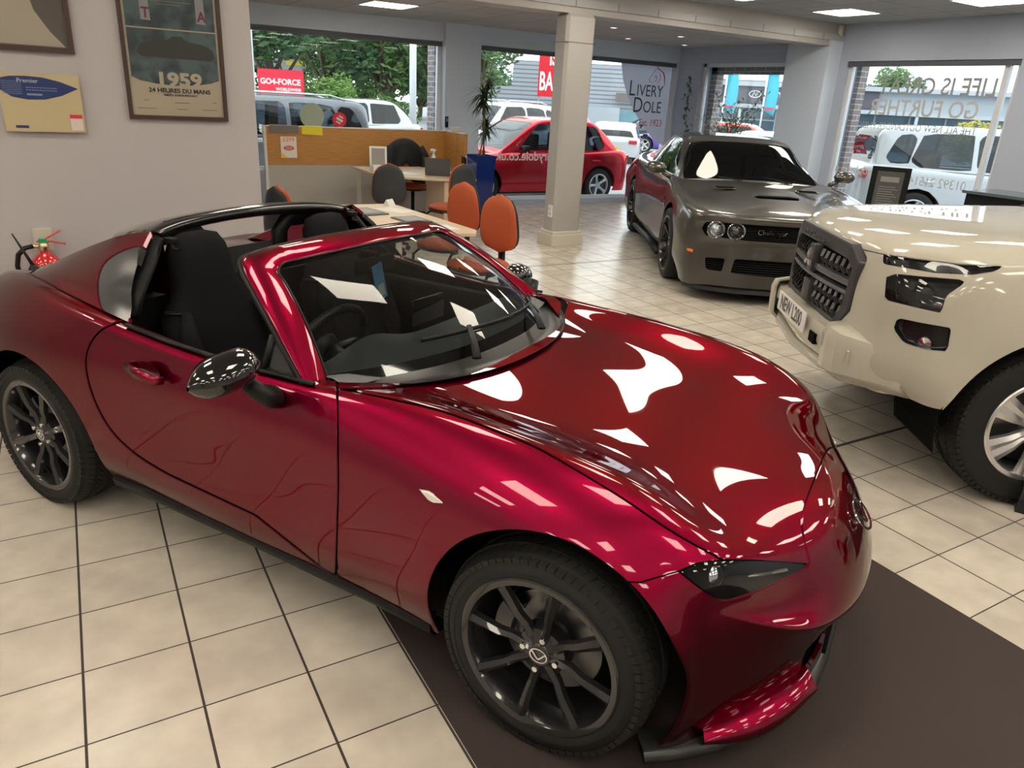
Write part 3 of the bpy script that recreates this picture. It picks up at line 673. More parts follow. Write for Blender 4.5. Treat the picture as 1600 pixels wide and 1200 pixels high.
# wheel wells
for (x, z, r) in ARCH:
    for sg in (-1, 1):
        q = MB(); G = [[(x + (r + .01) * math.cos(a), sg * y, z + (r + .01) * math.sin(a)) for y in (.50, .735)] for a in np.linspace(-.22, PI + .22, 24)]; q.grid(G)
        q.add([(x + (r + .01) * math.cos(a), sg * .50, z + (r + .01) * math.sin(a)) for a in np.linspace(-.22, PI + .22, 24)], [tuple(range(24))]); q.obj('wheel_arch_liner', DRK, car)
q = MB(); q.box((-1.30, 0, .17), (2.9, 1.10, .06)); q.obj('underbody', DRK, car)
# ---- cowl and windscreen
def cyl(n, fn): return [fn(t) for t in np.linspace(-1, 1, n)]
def wb(t): y = .660 * t; return np.array((-.610 - .262 * abs(t) ** 2.3, y, .852 - .030 * t * t))        # glass foot
def wt(t):                                                                                      # glass head
    return np.array((-1.215 - .055 * abs(t) ** 2.5, .492 * t, 1.137 - .022 * t * t))
q = MB(); hr = lambda t: np.array((-.490 - .30 * abs(t) ** 2.4, .70 * t, .836 + .006 * abs(t)))
q.grid([[tuple(hr(t)), tuple(hr(t) * .8 + wb(t) * .2 - np.array((0, 0, .022))), tuple(hr(t) * .35 + wb(t) * .65 - np.array((0, 0, .012))), tuple(wb(t))] for t in np.linspace(-1, 1, 41)])
cowl = q.obj('windscreen_cowl', mat('cowl_plastic', (.009, .009, .01), .3), car, smooth=True)
def wg(t, s): p = wb(t) * (1 - s) + wt(t) * s; b_ = .035 * math.sin(PI * s) ; return p + np.array((b_ * .5, 0, b_)) * (1 - .4 * t * t)
q = MB(); q.grid([[tuple(wg(t, s)) for s in np.linspace(0, 1, 13)] for t in np.linspace(-1, 1, 41)]); ws = q.obj('windscreen', CARGL, car, smooth=True)
q = MB(); q.grid([[tuple(wg(t, s) + np.array((-.002, 0, -.002))) for s in np.linspace(0, .07, 3)] for t in np.linspace(-1, 1, 41)]); q.obj('windscreen_band', GBLK, ws, smooth=True)
# frame: inner edge G, crown Mi, outer O along one path from near foot over the header to far foot
def half(Gp): return Gp + [(x, -y, z) for x, y, z in Gp[::-1][1:]]
Gp = half([tuple(wg(-1, s)) for s in (0, .2, .4, .6, .8, .93)] + [tuple(wt(-.93) + np.array((.004, 0, 0)))] + [tuple(wt(t)) for t in (-.8, -.55, -.3, 0)])
Op = half([(-.90, -.742, .846), (-1.01, -.705, .922), (-1.115, -.668, .99), (-1.215, -.628, 1.045), (-1.31, -.588, 1.094), (-1.362, -.555, 1.122), (-1.378, -.52, 1.135), (-1.372, -.44, 1.148), (-1.362, -.29, 1.158), (-1.355, -.15, 1.162), (-1.352, 0, 1.163)])
Gs = spline(Gp, 90); Os = spline(Op, 90); Gr = []
# match by index of control points instead of arc length
def ctrl(P): return np.vstack([spline(P[max(0, i - 1):i + 3], 0) if False else np.array(P)[i] for i in range(len(P))])
def dens(P, k=6):
    P = np.array(P, float); Q = np.vstack([2 * P[0] - P[1], P, 2 * P[-1] - P[-2]]); o_ = []
    for i in range(len(P) - 1):
        p0, p1, p2, p3 = Q[i:i + 4]
        for t in np.linspace(0, 1, k, endpoint=False): o_.append(.5 * (2 * p1 + (p2 - p0) * t + (2 * p0 - 5 * p1 + 4 * p2 - p3) * t * t + (3 * p1 - p0 - 3 * p2 + p3) * t ** 3))
    o_.append(P[-1]); return np.array(o_)
Gs, Os = dens(Gp), dens(Op); rows = []
for a, b in zip(Gs, Os):
    sg = np.array((0, a[1], 0)); outw = np.array((.25, .75 * a[1] / .5 * (abs(a[1]) > .40), .8)); outw = outw / np.linalg.norm(outw); r_ = []
    for s in (0, .04, .2, .4, .6, .8, .94, 1.0):
        bul = .022 * math.sin(PI * min(1, max(0, s))) ** .7; r_.append(tuple(a * (1 - s) + b * s + outw * (bul + .004)))
    r_ = [tuple(a - outw * .004)] + r_ + [tuple(b - outw * .02), tuple(b * .9 + a * .1 - outw * .028)]; rows.append(r_)
q = MB(); q.grid(rows, flip=False); q.obj('windscreen_frame', RED, car, smooth=True)
q = MB(); q.tube([tuple(p + np.array((-.004, 0, -.006))) for p in Os], .011, 8); q.obj('frame_seal', BLK, car, smooth=True)
q = MB(); q.tube([tuple(p + np.array((.002, 0, .002))) for p in Gs], .0035, 6); q.obj('glass_seal', BLK, ws, smooth=True)
# inner side of the frame
q = MB(); q.grid([[tuple(a + np.array((-.01, 0, -.012))), tuple(b + np.array((-.0, 0, -.03)))] for a, b in zip(Gs, Os)]); mod_solid(q.obj('frame_lining', BLK, car, smooth=True), .008)
# door quarter-light triangle and its mullion
for sg in (-1, 1):
    q = MB(); P = [(-.93, .738, .856), (-1.075, .735, .852), (-1.075, .690, .952)]; P = [(x, sg * y, z) for x, y, z in P]
    q.tube([P[0], P[1]], .007, 6); q.tube([P[1], P[2]], .014, 6); q.tube([P[2], P[0]], .008, 6); tri = q.obj('quarter_light_frame', BLK, car, smooth=True)
    q = MB(); q.add(P, [(0, 1, 2)]); q.obj('quarter_light', mat('dark_trim_glass', (.02, .022, .024), .1, coat=1.), tri)
# belt weatherstrip along the door tops
for sg in (-1, 1): q = MB(); q.tube([(x, sg * y, z) for x, y, z in ((-.86, .742, .853), (-1.15, .752, .848), (-1.5, .772, .865), (-1.70, .782, .886))], .008, 6, flat=(1.3, .8)); q.obj('window_seal', BLK, car, smooth=True)
# ---- rear buttresses and hoop
TE = [(-1.84, .552, 1.165), (-1.99, .575, 1.132), (-2.13, .58, 1.085), (-2.27, .58, 1.035), (-2.41, .58, .98), (-2.55, .585, .925), (-2.70, .59, .878)]
BE = [(-1.70, .772, .893), (-1.83, .768, .905), (-1.98, .758, .918), (-2.13, .742, .928), (-2.29, .718, .938), (-2.48, .68, .93), (-2.70, .61, .885)]
TEd, BEd = dens(TE), dens(BE); rows = []
for i, (a, b) in enumerate(zip(TEd, BEd)):
    r_ = []
    for s in np.linspace(0, 1, 17):
        e_ = .5 - .5 * math.cos(PI * s); p = a * (1 - s) + b * s; h_ = max(0, a[2] - b[2]); p = p + np.array((0, .16, .05)) * math.sin(PI * s) ** .8 * h_ * .55
        if s > .7: p = p + np.array((0, -.05, 0)) * math.sin(PI * (s - .7) / .3) * h_ * .6
        r_.append(p)
    rows.append(r_)
Gb = np.array(rows); nb_, mb_ = Gb.shape[:2]; Vb = Gb.reshape(-1, 3); Fb = [(i * mb_ + j, (i + 1) * mb_ + j, (i + 1) * mb_ + j + 1, i * mb_ + j + 1) for i in range(nb_ - 1) for j in range(mb_ - 1)]
Vb, Fb, Nb = subdiv(Vb, Fb, 1)
if Nb[len(Nb) // 3][1] < 0: Nb = -Nb; Fb = Fb[:, ::-1]
Fb = [tuple(f_) for f_ in Fb]
QW = spline([(214, 384), (198, 388), (177, 398), (161, 412), (153, 432), (152, 455), (156, 476), (166, 490), (180, 500), (197, 508)], 30).tolist() + [(200, 500), (240, 388), (214, 384)][:-1]
BEP = [(246, 380), (243, 388), (228, 524), (300, 560), (300, 380)]
butt = {}
for sg in (-1, 1):
    def mirror(Vq, Fq, Nq):
        if sg > 0: return Vq, Fq, Nq
        return Vq * np.array([1, -1, 1]), [f_[::-1] for f_ in Fq], Nq * np.array([1, -1, 1])
    V, F, N = clip(Vb, Fb, Nb, outpoly(QW, off=.2)(Vb)); V, F, N = clip(V, F, N, outpoly([(214, 384), (200, 510), (300, 600), (300, 384)], off=0)(V))
    V, F, N = mirror(V, F, N); bu = panel('rear_buttress', (V, F, N), RED, car, .015)
    V, F, N = clip(Vb, Fb, Nb, inpoly(QW, off=-.4)(Vb)); V, F, N = clip(V, F, N, outpoly([(218, 380), (204, 515), (300, 600), (300, 380)], off=0)(V)); V = V - N * .004; V, F, N = mirror(V, F, N)
    mobj('quarter_glass', V, F, mat('dark_quarter_glass', (.03, .035, .038), .04, coat=1., spec=.8), bu, True, N)
    V, F, N = clip(Vb, Fb, Nb, inpoly([(216, 386), (203, 508), (226, 523), (243, 388)], off=0)(Vb)); V = V - N * .002; V, F, N = mirror(V, F, N); mobj('pillar_trim', *rim_in(V, F, N, .02)[:2], BLK, bu, True)
    # inner face
    q = MB(); q.grid([[(a[0], sg * a[1], a[2]), (a[0], sg * (a[1] - .045), a[2] - .012), (a[0], sg * (a[1] - .06), min(a[2] - .02, .91) if a[2] > .93 else a[2] - .02)] for a in TEd], flip=sg > 0); q.obj('buttress_inner', RED, bu, smooth=True, sharp=30)
# hoop across: black roof rear edge
HP = [(-1.845, -.555, 1.150), (-1.87, -.50, 1.163), (-1.89, -.38, 1.182), (-1.90, -.2, 1.195), (-1.90, 0, 1.20)]; HP = HP + [(x, -y, z) for x, y, z in HP[::-1][1:]]
HB = [(-2.05, -.578, 1.108), (-2.09, -.52, 1.125), (-2.12, -.38, 1.145), (-2.13, -.2, 1.155), (-2.13, 0, 1.16)]; HB = HB + [(x, -y, z) for x, y, z in HB[::-1][1:]]
rows = []
for a, b in zip(dens(HP), dens(HB)):
    rows.append([tuple(a + np.array((-.03, 0, -.052))), tuple(a + np.array((.012, 0, -.036))), tuple(a + np.array((.014, 0, -.012))), tuple(a), tuple(a * .75 + b * .25 + np.array((0, 0, .008))), tuple(a * .4 + b * .6 + np.array((0, 0, .008))), tuple(b), tuple(b + np.array((.01, 0, -.03))), tuple(a + np.array((-.05, 0, -.055)))])
q = MB(); q.grid(rows, flip=True); q.obj('roof_hoop', mat('hoop_gloss_black', (.008, .008, .009), .16, coat=1.), car, smooth=True)
for sg in (-1, 1):
    q = MB(); q.tube([(-1.86, sg * .535, 1.135), (-1.83, sg * .60, 1.05), (-1.80, sg * .68, .96), (-1.77, sg * .73, .89)], .030, 8, flat=(1.6, .7)); q.obj('pillar_lining', BLK, car, smooth=True)
# latches at both ends of the hoop
for sg in (-1, 1):
    q = MB(); q.box((-1.80, sg * .50, 1.13), (.05, .03, .02), bev=.004); q.tube([(-1.80, sg * .50, 1.125), (-1.79, sg * .50, 1.10), (-1.76, sg * .50, 1.098)], .006, 6); q.obj('roof_latch', BLK, car, smooth=True, sharp=40)
# aerial on the near rear haunch
q = MB(); q.lathe([(0, .03), (.012, .028), (.022, .01), (.028, 0)], 16, c=(-2.74, -.52, .868)); q.tube([(-2.74, -.52, .89), (-2.85, -.53, 1.02)], [.008, .003], 8); q.obj('aerial', BLK, car, smooth=True)
# mirrors
for sg in (-1, 1):
    q = MB(); c = Vector((-1.0, sg * .955, .915)) if sg < 0 else Vector((-1.10, .93, .862)); rows = []
    for i, u in enumerate(np.linspace(0, 1, 15)):
        yy = -.115 + .225 * u; w_ = math.sin(PI * min(1, .06 + .94 * u) ** .75) ** .5; w_ = max(.02, (1 - abs(2 * u - .95) ** 2.6 * .97)) if 0 < u < 1 else .02
        r_ = []
        for k in range(20):
            a = 2 * PI * k / 20; ca, sa = math.cos(a), math.sin(a); X = (.075 if ca > 0 else .035) * ca * w_ ** .6; Z = (.062 if sa > 0 else .058) * sa * w_ ** .55
            r_.append((c.x + X - .01 * u, c.y + sg * yy, c.z + Z + .022 * (u - .5) * -1.2))
        rows.append(r_ + [r_[0]])
    q.grid(rows, flip=sg < 0); mr = q.obj('door_mirror', GBLK, car, smooth=True)
    q = MB(); q.tube([(-.98, sg * .80, .80), (-.985, sg * .84, .825), (-.99, sg * .875, .862)], [.045, .036, .03], 14, flat=(1.3, .8)); q.obj('mirror_foot', BLK, mr, smooth=True)
    q = MB(); q.lathe([(0, 0), (.05, 0)], 20, c=(c.x - .037, c.y, c.z), M=Matrix(((0, 0, -1), (1.5, 0, 0), (0, 1, 0)))); q.obj('mirror_glass', mat('mirror_silver', (.8, .8, .8), .02, 1.), mr)
# wipers
for (a, b, c_) in (((-.60, -.30, .872), (-.70, -.06, .905), (-.655, -.33, .885)), ((-.60, .26, .872), (-.72, .50, .90), (-.66, .22, .885))):
    pass
WP = lambda t, s: wg(t, s) + np.array((.006, 0, .012))
q = MB(); P0 = np.array((-.575, -.27, .868)); P1 = WP(-.22, .15) + np.array((.0, 0, .008)); q.tube([P0, P0 * .6 + P1 * .4 + np.array((0, 0, .012)), P1], [.012, .009, .007], 8, flat=(1.4, .6)); q.tube([WP(t, .155 - .06 * (t + .5)) for t in np.linspace(-.55, .22, 9)], .006, 6, flat=(.7, 1.5)); q.obj('wiper', BLK, car, smooth=True)
q = MB(); P0 = np.array((-.565, .18, .868)); P1 = WP(.55, .09) + np.array((.0, 0, .008)); q.tube([P0, P0 * .6 + P1 * .4 + np.array((0, 0, .012)), P1], [.012, .009, .007], 8, flat=(1.4, .6)); q.tube([WP(t, .12 - .05 * (t - .2)) for t in np.linspace(.15, .93, 9)], .006, 6, flat=(.7, 1.5)); q.obj('wiper', BLK, car, smooth=True)
# ---- cabin
FAB = mat('seat_cloth', (.008, .008, .010), .85, spec=.15, bump=(400, .3, .001)); DASH = mat('dash_soft', (.085, .095, .10), .5, bump=(600, .2, .0006))
q = MB(); q.box((-1.40, 0, .30), (1.5, 1.36, .04)); q.box((-2.03, 0, .60), (.05, 1.3, .56))
for sg in (-1, 1): q.box((-1.35, sg * .70, .56), (1.3, .06, .5), bev=.02)
q.box((-1.35, 0, .42), (1.3, .24, .22), bev=.03); q.obj('cabin_tub', mat('cabin_black', (.010, .010, .011), .7, spec=.2), car)
q = MB(); q.grid([[(-.70 - .10 * t * t, .66 * t, .83), (-.80 - .06 * t * t, .66 * t, .845 + .018 * math.exp(-((t + .55) / .22) ** 2)), (-.96 - .02 * t * t, .66 * t, .840 + .052 * math.exp(-((t + .55) / .24) ** 2)), (-1.03, .66 * t, .80 + .045 * math.exp(-((t + .55) / .24) ** 2)), (-1.04, .66 * t, .70), (-.98, .66 * t, .56)] for t in np.linspace(-1, 1, 41)])
dash = q.obj('dashboard', DASH, car, smooth=True)
q = MB(); q.box((-.985, .01, .905), (.02, .20, .10), bev=.008); q.obj('display_screen', GBLK, dash, smooth=True, sharp=40)
q = MB(); cx, cy, cz = -1.16, -.37, .80; Mx = Matrix.Rotation(math.radians(-66), 3, 'Y'); n = 40
q.tube([Vector((cx, cy, cz)) + Mx @ Vector((.182 * math.cos(a), .182 * math.sin(a), 0)) for a in np.linspace(0, 2 * PI, n)], .016, 10, cap=False)
q.lathe([(0, -.01), (.05, -.012), (.06, .02)], 20, c=(cx, cy, cz), M=Mx)
for a in (0, PI, -PI / 2): q.tube([Vector((cx, cy, cz)) + Mx @ Vector((.05 * math.sin(a), .05 * math.cos(a), 0)), Vector((cx, cy, cz)) + Mx @ Vector((.175 * math.sin(a), .175 * math.cos(a), 0))], .014, 8, flat=(1.3, .6))
stw = q.obj('steering_wheel', mat('wheel_leather', (.03, .03, .032), .38), car, smooth=True)
q = MB(); q.tube([(-.97, -.37, .74), (-1.14, -.37, .795)], .035, 12); q.obj('steering_column', BLK, stw, smooth=True)
q = MB(); q.tube([(-1.02, -.585, .862), (-1.03, -.60, .875), (-1.035, -.60, .85)], .02, 8); q.obj('air_vent', mat('vent_silver', (.5, .5, .52), .25, .9), dash, smooth=True)
def seat(parent, y):
    e = MB()
    def sec(c, w_, d, up, fw, rnd=.6):
        c = Vector(c); r_ = []
        for k in range(20):
            a = 2 * PI * k / 20; X = math.copysign(abs(math.cos(a)) ** rnd, math.cos(a)); Y = math.copysign(abs(math.sin(a)) ** rnd, math.sin(a)); r_.append(tuple(c + Vector((0, 1, 0)) * X * w_ / 2 + fw * Y * d / 2))
        return r_ + [r_[0]]
    fw = Vector((.96, 0, .26)); rows = []
    for (x, z, w_, d) in ((-1.60, .36, .30, .02), (-1.61, .37, .42, .12), (-1.64, .46, .47, .17), (-1.69, .60, .49, .16), (-1.74, .74, .49, .14), (-1.78, .84, .44, .13), (-1.80, .90, .33, .12), (-1.815, .95, .27, .12), (-1.83, 1.02, .265, .115), (-1.845, 1.08, .25, .11), (-1.855, 1.125, .20, .08), (-1.86, 1.14, .10, .03)):
        rows.append(sec((x, y, z), w_, d, None, fw))
    e.grid(rows); s = e.obj('seat', FAB, parent, smooth=True)
    e = MB(); rows = []
    for (x, z, w_, d) in ((-1.62, .40, .40, .05), (-1.58, .42, .48, .16), (-1.40, .44, .50, .16), (-1.22, .46, .49, .15), (-1.14, .46, .44, .08), (-1.12, .46, .30, .02)): rows.append(sec((x, y, z), w_, d, None, Vector((0, 0, 1))))
    e.grid(rows); e.obj('seat_cushion', FAB, s, smooth=True)
    e = MB()
    for sg in (-1, 1): e.tube([(-1.555, y + sg * .17, .50), (-1.61, y + sg * .205, .62), (-1.67, y + sg * .20, .78), (-1.73, y + sg * .16, .86)], [.03, .045, .04, .02], 10)
    e.obj('seat_bolster', FAB, s, smooth=True)
    e = MB(); e.tube([(-1.77, y - .22, .87), (-1.74, y - .17, .865), (-1.73, y - .16, .80), (-1.66, y - .19, .55)], .018, 6, flat=(1.3, .2)); e.obj('seat_belt', BLK, s, smooth=True)
    e = MB(); e.tube([(-1.99, y - .16, .80), (-1.99, y - .15, 1.06), (-1.985, y - .10, 1.115), (-1.985, y + .10, 1.115), (-1.99, y + .15, 1.06), (-1.99, y + .16, .80)], .028, 10, flat=(1, 1.6)); e.obj('roll_hoop', BLK, parent, smooth=True)
seat(car, -.36); seat(car, .36)
q = MB(); q.grid([[(-1.99 + .0, y, z) for z in (.90, 1.0, 1.02)] for y in np.linspace(-.22, .22, 9)]); mod_solid(q.obj('wind_deflector', mat('deflector', (.05, .05, .055), .2), car), .004)
q = MB(); q.grid([[(-2.07, y, .905), (-1.93, y, .885), (-1.92, y, .70)] for y in np.linspace(-.70, .70, 9)]); mod_solid(q.obj('rear_bulkhead', BLK, car), .01)
# rear-view mirror with the blue tag hanging from it
q = MB(); q.tube([(-1.20, 0, 1.125), (-1.225, 0, 1.085), (-1.235, 0, 1.06)], .009, 8); q.box((-1.24, 0, 1.045), (.03, .22, .062), bev=.012); rm = q.obj('rear_view_mirror', BLK, car, smooth=True, sharp=40)
tg = thing('hanging_tag', 'pale blue paper tag hanging from the rear-view mirror inside the red sports car', 'tag', tuple(Matrix.Translation((RO[0], RO[1], 0)) @ Matrix.Rotation(RTH, 4, 'Z') @ Vector((-1.19, -.05, 1.06))), RTH)
Rt = Matrix.Rotation(.25, 3, 'X'); q = MB(); q.box(Rt @ Vector((0, 0, -.075)), (.003, .06, .15), M=Rt); q.obj('tag_card', mat('tag_blue', (.16, .42, .72), .4), tg)
q = MB(); q.box(Rt @ Vector((.003, 0, -.11)), (.001, .035, .05), M=Rt); q.obj('tag_window', mat('tag_white', (.7, .75, .7), .4), tg)
q = MB(); q.tube([(0, 0, 0), (-.02, .03, .02), (-.045, .05, .0)], .0015, 4); q.obj('tag_string', BLK, tg)
# ================================================================ generic car pieces
def interp(tab, x):
    xs = [t[0] for t in tab][::-1] if tab[0][0] > tab[-1][0] else [t[0] for t in tab]; ys = [t[1] for t in tab][::-1] if tab[0][0] > tab[-1][0] else [t[1] for t in tab]
    return float(np.interp(x, xs, ys))
def strip_skin(stations, lv):
    """stations: rows of points from the centre line outwards and down; mirrored, smoothed"""
    V = []; key = {}; F = []
    def vid(p):
        k = tuple(round(q, 4) for q in p)
        if k not in key: key[k] = len(V); V.append(k)
        return key[k]
    for a, b in zip(stations, stations[1:]):
        for k in range(len(a) - 1):
            for sg in (1, -1):
                q = [vid((p[0], p[1] * sg, p[2])) for p in (a[k], a[k + 1], b[k + 1], b[k])]
                if sg < 0: q = q[::-1]
                u = []
                for x in q:
                    if x not in u: u.append(x)
                if len(u) > 2: F.append(tuple(u))
    C_ = limit_fit(V, F, 2); Vv, Ff, Nn = subdiv(C_, F, lv)
    if Nn[np.argmax(Vv[:, 2])][2] < 0: Nn = -Nn; Ff = Ff[:, ::-1]
    return Vv, [tuple(f) for f in Ff], Nn
def greenhouse(parent, prof, wt_, wb_, belt, sides, fx_, rx, paint, glass, lv=3, crown=.02, crest=.05, roof_mat=None, depth=.02, hdr=.05, frontpoly=None):
    """prof (x,z) along the centre line; sides = side window outlines in (x,z); fx_=(foot,head) of the windscreen, rx likewise for the rear window"""
    st = []
    for x, z in prof:
        a = interp(wt_, x); b = interp(wb_, x); zb = min(interp(belt, x), z); h = max(0., z - zb); e = min(1., h / .25)
        a_ = a * e + b * (1 - e); row = [(x, a_ * f_, z - crown * f_ ** 2) for f_ in (0, .33, .66)] + [(x, a_ * .90, z - crown - crest * .35 * e), (x, a_ * 1.0, z - crown - crest * e)]
        z1 = z - crown - crest * e
        for f_ in (.33, .66, 1.): row.append((x, a_ + (b - a_) * f_ ** .85, z1 + (min(zb, z1) - z1) * f_))
        st.append(row)
    V, F, N = strip_skin(st, lv)
    def side_fn(poly, o_): P_ = np.array(poly, float); return lambda V: np.where(np.abs(V[:, 1]) > .25, sdpoly(V[:, [0, 2]], P_) + o_, .1)
    def slope_fn(a, b, m_, o_=0.):
        lo, hi = min(a, b), max(a, b); zx = [p[0] for p in prof]; zz = [p[1] for p in prof]
        def fn(V):
            w_ = np.array([interp(wt_, x) for x in V[:, 0]]); wz = np.array([interp(wb_, x) for x in V[:, 0]]); zt = interp(prof, (a + b) / 2)
            zl, zh = sorted((interp(prof, a), interp(prof, b))); t = np.clip((V[:, 2] - zl) / max(.01, zh - zl), 0, 1); ww = (wz * (1 - t) + w_ * t) - m_
            zc = np.array([np.interp(x, zx[::-1], zz[::-1]) for x in V[:, 0]]) - crown - .10
            return np.maximum.reduce([lo - V[:, 0] + o_, V[:, 0] - hi + o_, np.abs(V[:, 1]) - ww + o_])
        return fn
    fw = slope_fn(fx_[0], fx_[1], .07); rw = slope_fn(rx[0], rx[1], .09) if rx else None
    shell = (V, F, N); gl = []
    for fn in [fw] + ([rw] if rw else []):
        shell = clip(*shell, -fn(shell[0])); V2, F2, N2 = clip(V, F, N, fn(V)); gl.append((V2 - N2 * .006, F2, N2))
    gh = []
    for P_ in sides:
        fn = side_fn(P_, 0.); ww_fn = fn; shell = clip(*shell, -fn(shell[0])); V2, F2, N2 = clip(V, F, N, fn(V)); gh.append((V2 - N2 * .006, F2, N2))
    rf = panel('roof', shell, roof_mat or paint, parent, depth)
    names = ['windscreen'] + (['rear_window'] if rw else []) + ['side_window'] * len(gh)
    for nme, (V2, F2, N2) in zip(names, gl + gh):
        if len(F2): mobj(nme, V2, F2, glass, parent, True, N2)
    return rf
def ring_tube(poly, y, r=.006):
    return [(p[0], y, p[1]) for p in poly]
# ================================================================ the white pick-up
LO, LTH = (4.370, -.902), math.radians(145.59)
LW = mat('warm_white_paint', (.47, .445, .375), .55, spec=.2, coat=1., coatr=.02)
pk = thing('pickup_truck', 'cream-white pickup truck with a tall black grille at the right edge', 'pickup truck', (LO[0], LO[1], 0), LTH)
def TT(x, zc, cy, cz, dx=(0, 0, 0, 0), drop=(0, .002, .01, .03)): return [(x + dx[k], cy * f_, zc - drop[k]) for k, f_ in enumerate((0, .3, .6, .84))] + [(x + (dx[3] if len(dx) < 5 else dx[4]), cy, cz)]
top = [TT(.84, 1.09, .80, 1.015, (0, -.01, -.05, -.11, -.22)), TT(.80, 1.15, .81, 1.075, (0, -.01, -.05, -.11, -.26)), TT(.60, 1.20, .835, 1.12, (0, 0, -.01, -.05, -.14)), TT(.25, 1.228, .85, 1.145), TT(-.15, 1.245, .865, 1.155), TT(-.60, 1.262, .875, 1.16), TT(-1.0, 1.262, .88, 1.165), TT(-1.8, 1.262, .885, 1.17), TT(-2.6, 1.262, .885, 1.18), TT(-3.4, 1.262, .885, 1.19), TT(-4.35, 1.262, .875, 1.19)]
side = []
for i, row in enumerate(top):
    x, cy, cz = row[4]
    if i == 0: side.append([(x, cy, cz), (.625, .815, .92), (.63, .82, .80), (.64, .82, .68), (.64, .81, .57), (.60, .76, .47)])
    elif i == 1: side.append([(x, cy, cz), (.545, .862, .98), (.54, .868, .84), (.54, .88, .70), (.54, .89, .56), (.52, .86, .46)])
    elif i == 2: side.append([(x, cy, cz), (.43, .885, 1.04), (.42, .91, .90), (.42, .925, .72), (.42, .93, .55), (.42, .90, .46)])
    else:
        fl = .04 if abs(x - .0) < .3 or abs(x + 3.13) < .5 else 0
        side.append([(x, cy, cz), (x, cy + .035 + fl * .3, 1.06), (x, .915 + fl * .6, .90), (x, .905 + fl, .72), (x, .90 + fl, .52), (x, .86, .40)])
frz = ((.86, .94), (.865, .80), (.88, .68), (.88, .58), (.82, .46))
front = [[(x, 0, z), (x - .01, .27, z), (x - .05, .54, z), (x - .13, .72, z)] for x, z in frz]
rear = [[(-4.38, 0, z), (-4.38, .27, z), (-4.38, .54, z), (-4.37, .74, z)] for z in (1.05, .9, .72, .55, .45)]
lk = Skin(top, side, front, rear, 3)
lpx = lambda V: px_of(V, LO, LTH, 1)
L_AR = [(.0, .39, .475), (-3.13, .39, .47)]
LGR = [(0, 1.115), (.40, 1.11), (.50, 1.06), (.505, .80), (.44, .71), (0, .68), (-.5, .68), (-.5, 1.115)]
lgf = lambda V: np.where(V[:, 0] > .5, -sdpoly(YZ(V), np.array(LGR)) + .002, -1.)
LLAMP = [(1385, 433), (1400, 428), (1450, 433), (1500, 437), (1508, 441), (1478, 462), (1470, 489), (1430, 480), (1382, 468)]
LSTRIP = [(1380, 397), (1430, 405), (1500, 414), (1568, 416), (1553, 424), (1520, 429), (1460, 426), (1380, 412)]
LFOG = [(1402, 497), (1440, 505), (1486, 513), (1480, 549), (1445, 546), (1412, 535), (1396, 514)]
LHOOD = [(1262, 340), (1290, 368), (1330, 386), (1378, 397), (1430, 404), (1500, 413), (1568, 416), (1640, 418), (1760, 420), (1900, 424), (1900, 100), (1200, 100)]
hoodF = lambda V: -.62 - V[:, 0]
Lfn = lambda P, o: (lambda V: np.where(V[:, 0] > -.7, sdpoly(lpx(V), np.array(P, float)) * o + .9, .9))
panel('bonnet', lk.region(lambda V: sdpoly(lpx(V), np.array(LHOOD, float)) + .9, lambda V: -.60 - V[:, 0], lgf), LW, pk)
panel('front_body', lk.region(lambda V: np.maximum.reduce([-sdpoly(lpx(V), np.array(P, float)) + .6 for P in (LHOOD, LLAMP, LSTRIP, LFOG)]), lambda V: -.62 - V[:, 0], far_from(L_AR), lgf), LW, pk)
cabcut = lambda V: np.where((V[:, 2] > 1.14) & (V[:, 0] < -.9) & (np.abs(V[:, 1]) < .8), 1., -1.)
panel('cab_body', lk.region(lambda V: V[:, 0] + .63, far_from(L_AR), cabcut), LW, pk)
V, F, N = lk.region(far_from(L_AR), lgf, lambda V: np.maximum.reduce([-sdpoly(lpx(V), np.array(P, float)) for P in (LLAMP, LSTRIP, LFOG)]), cabcut); mobj('inner_shell', V - N * .02, F, DRK, pk, True)
for nm, P_, dp in (('headlamp', LLAMP, .04), ('light_strip', LSTRIP, .012), ('fog_lamp', LFOG, .03)):
    V, F, N = lk.region(lambda V: sdpoly(lpx(V), np.array(P_, float)), lambda V: -.3 - V[:, 0])
    dp = dp * 1.8; b_ = mobj(nm, *rim_in(V - N * dp, F, N, -dp)[:2], mat('lamp_black', (.01, .01, .011), .25), pk, True)
    if nm != 'fog_lamp': mobj('lamp_cover', V, F, LAMPG, b_, True, N)
    for sg in (-1, 1):
        q = MB()
        if nm == 'headlamp':
            for k in range(9): q.tube([(.705 - .0095 * k, sg * (.625 + .009 * k), .915), (.700 - .0095 * k, sg * (.622 + .009 * k), .995)], .0030, 5)
            q.lathe([(0, .0), (.03, .01), (.045, .03), (.05, .05)], 20, c=(.585, sg * .725, .955), M=Vector((.7, sg * .7, .1)).to_track_quat('Z', 'Y').to_matrix()); q.box((.575, sg * .765, .925), (.10, .02, .03), rz=-sg * .9, bev=.006)
        elif nm == 'fog_lamp': q.lathe([(0, .012), (.028, .008), (.034, -.01)], 20, c=(.575, sg * .795, .745), M=Vector((.6, sg * .8, 0)).to_track_quat('Z', 'Y').to_matrix())
        else:
            for k in range(9): q.box((.70 - .036 * k, sg * (.60 + .025 * k), 1.083 + .002 * k), (.030, .022, .012), rz=-sg * .6)
        q.obj('reflector', CHR, on_side(b_, sg), smooth=True, sharp=30)
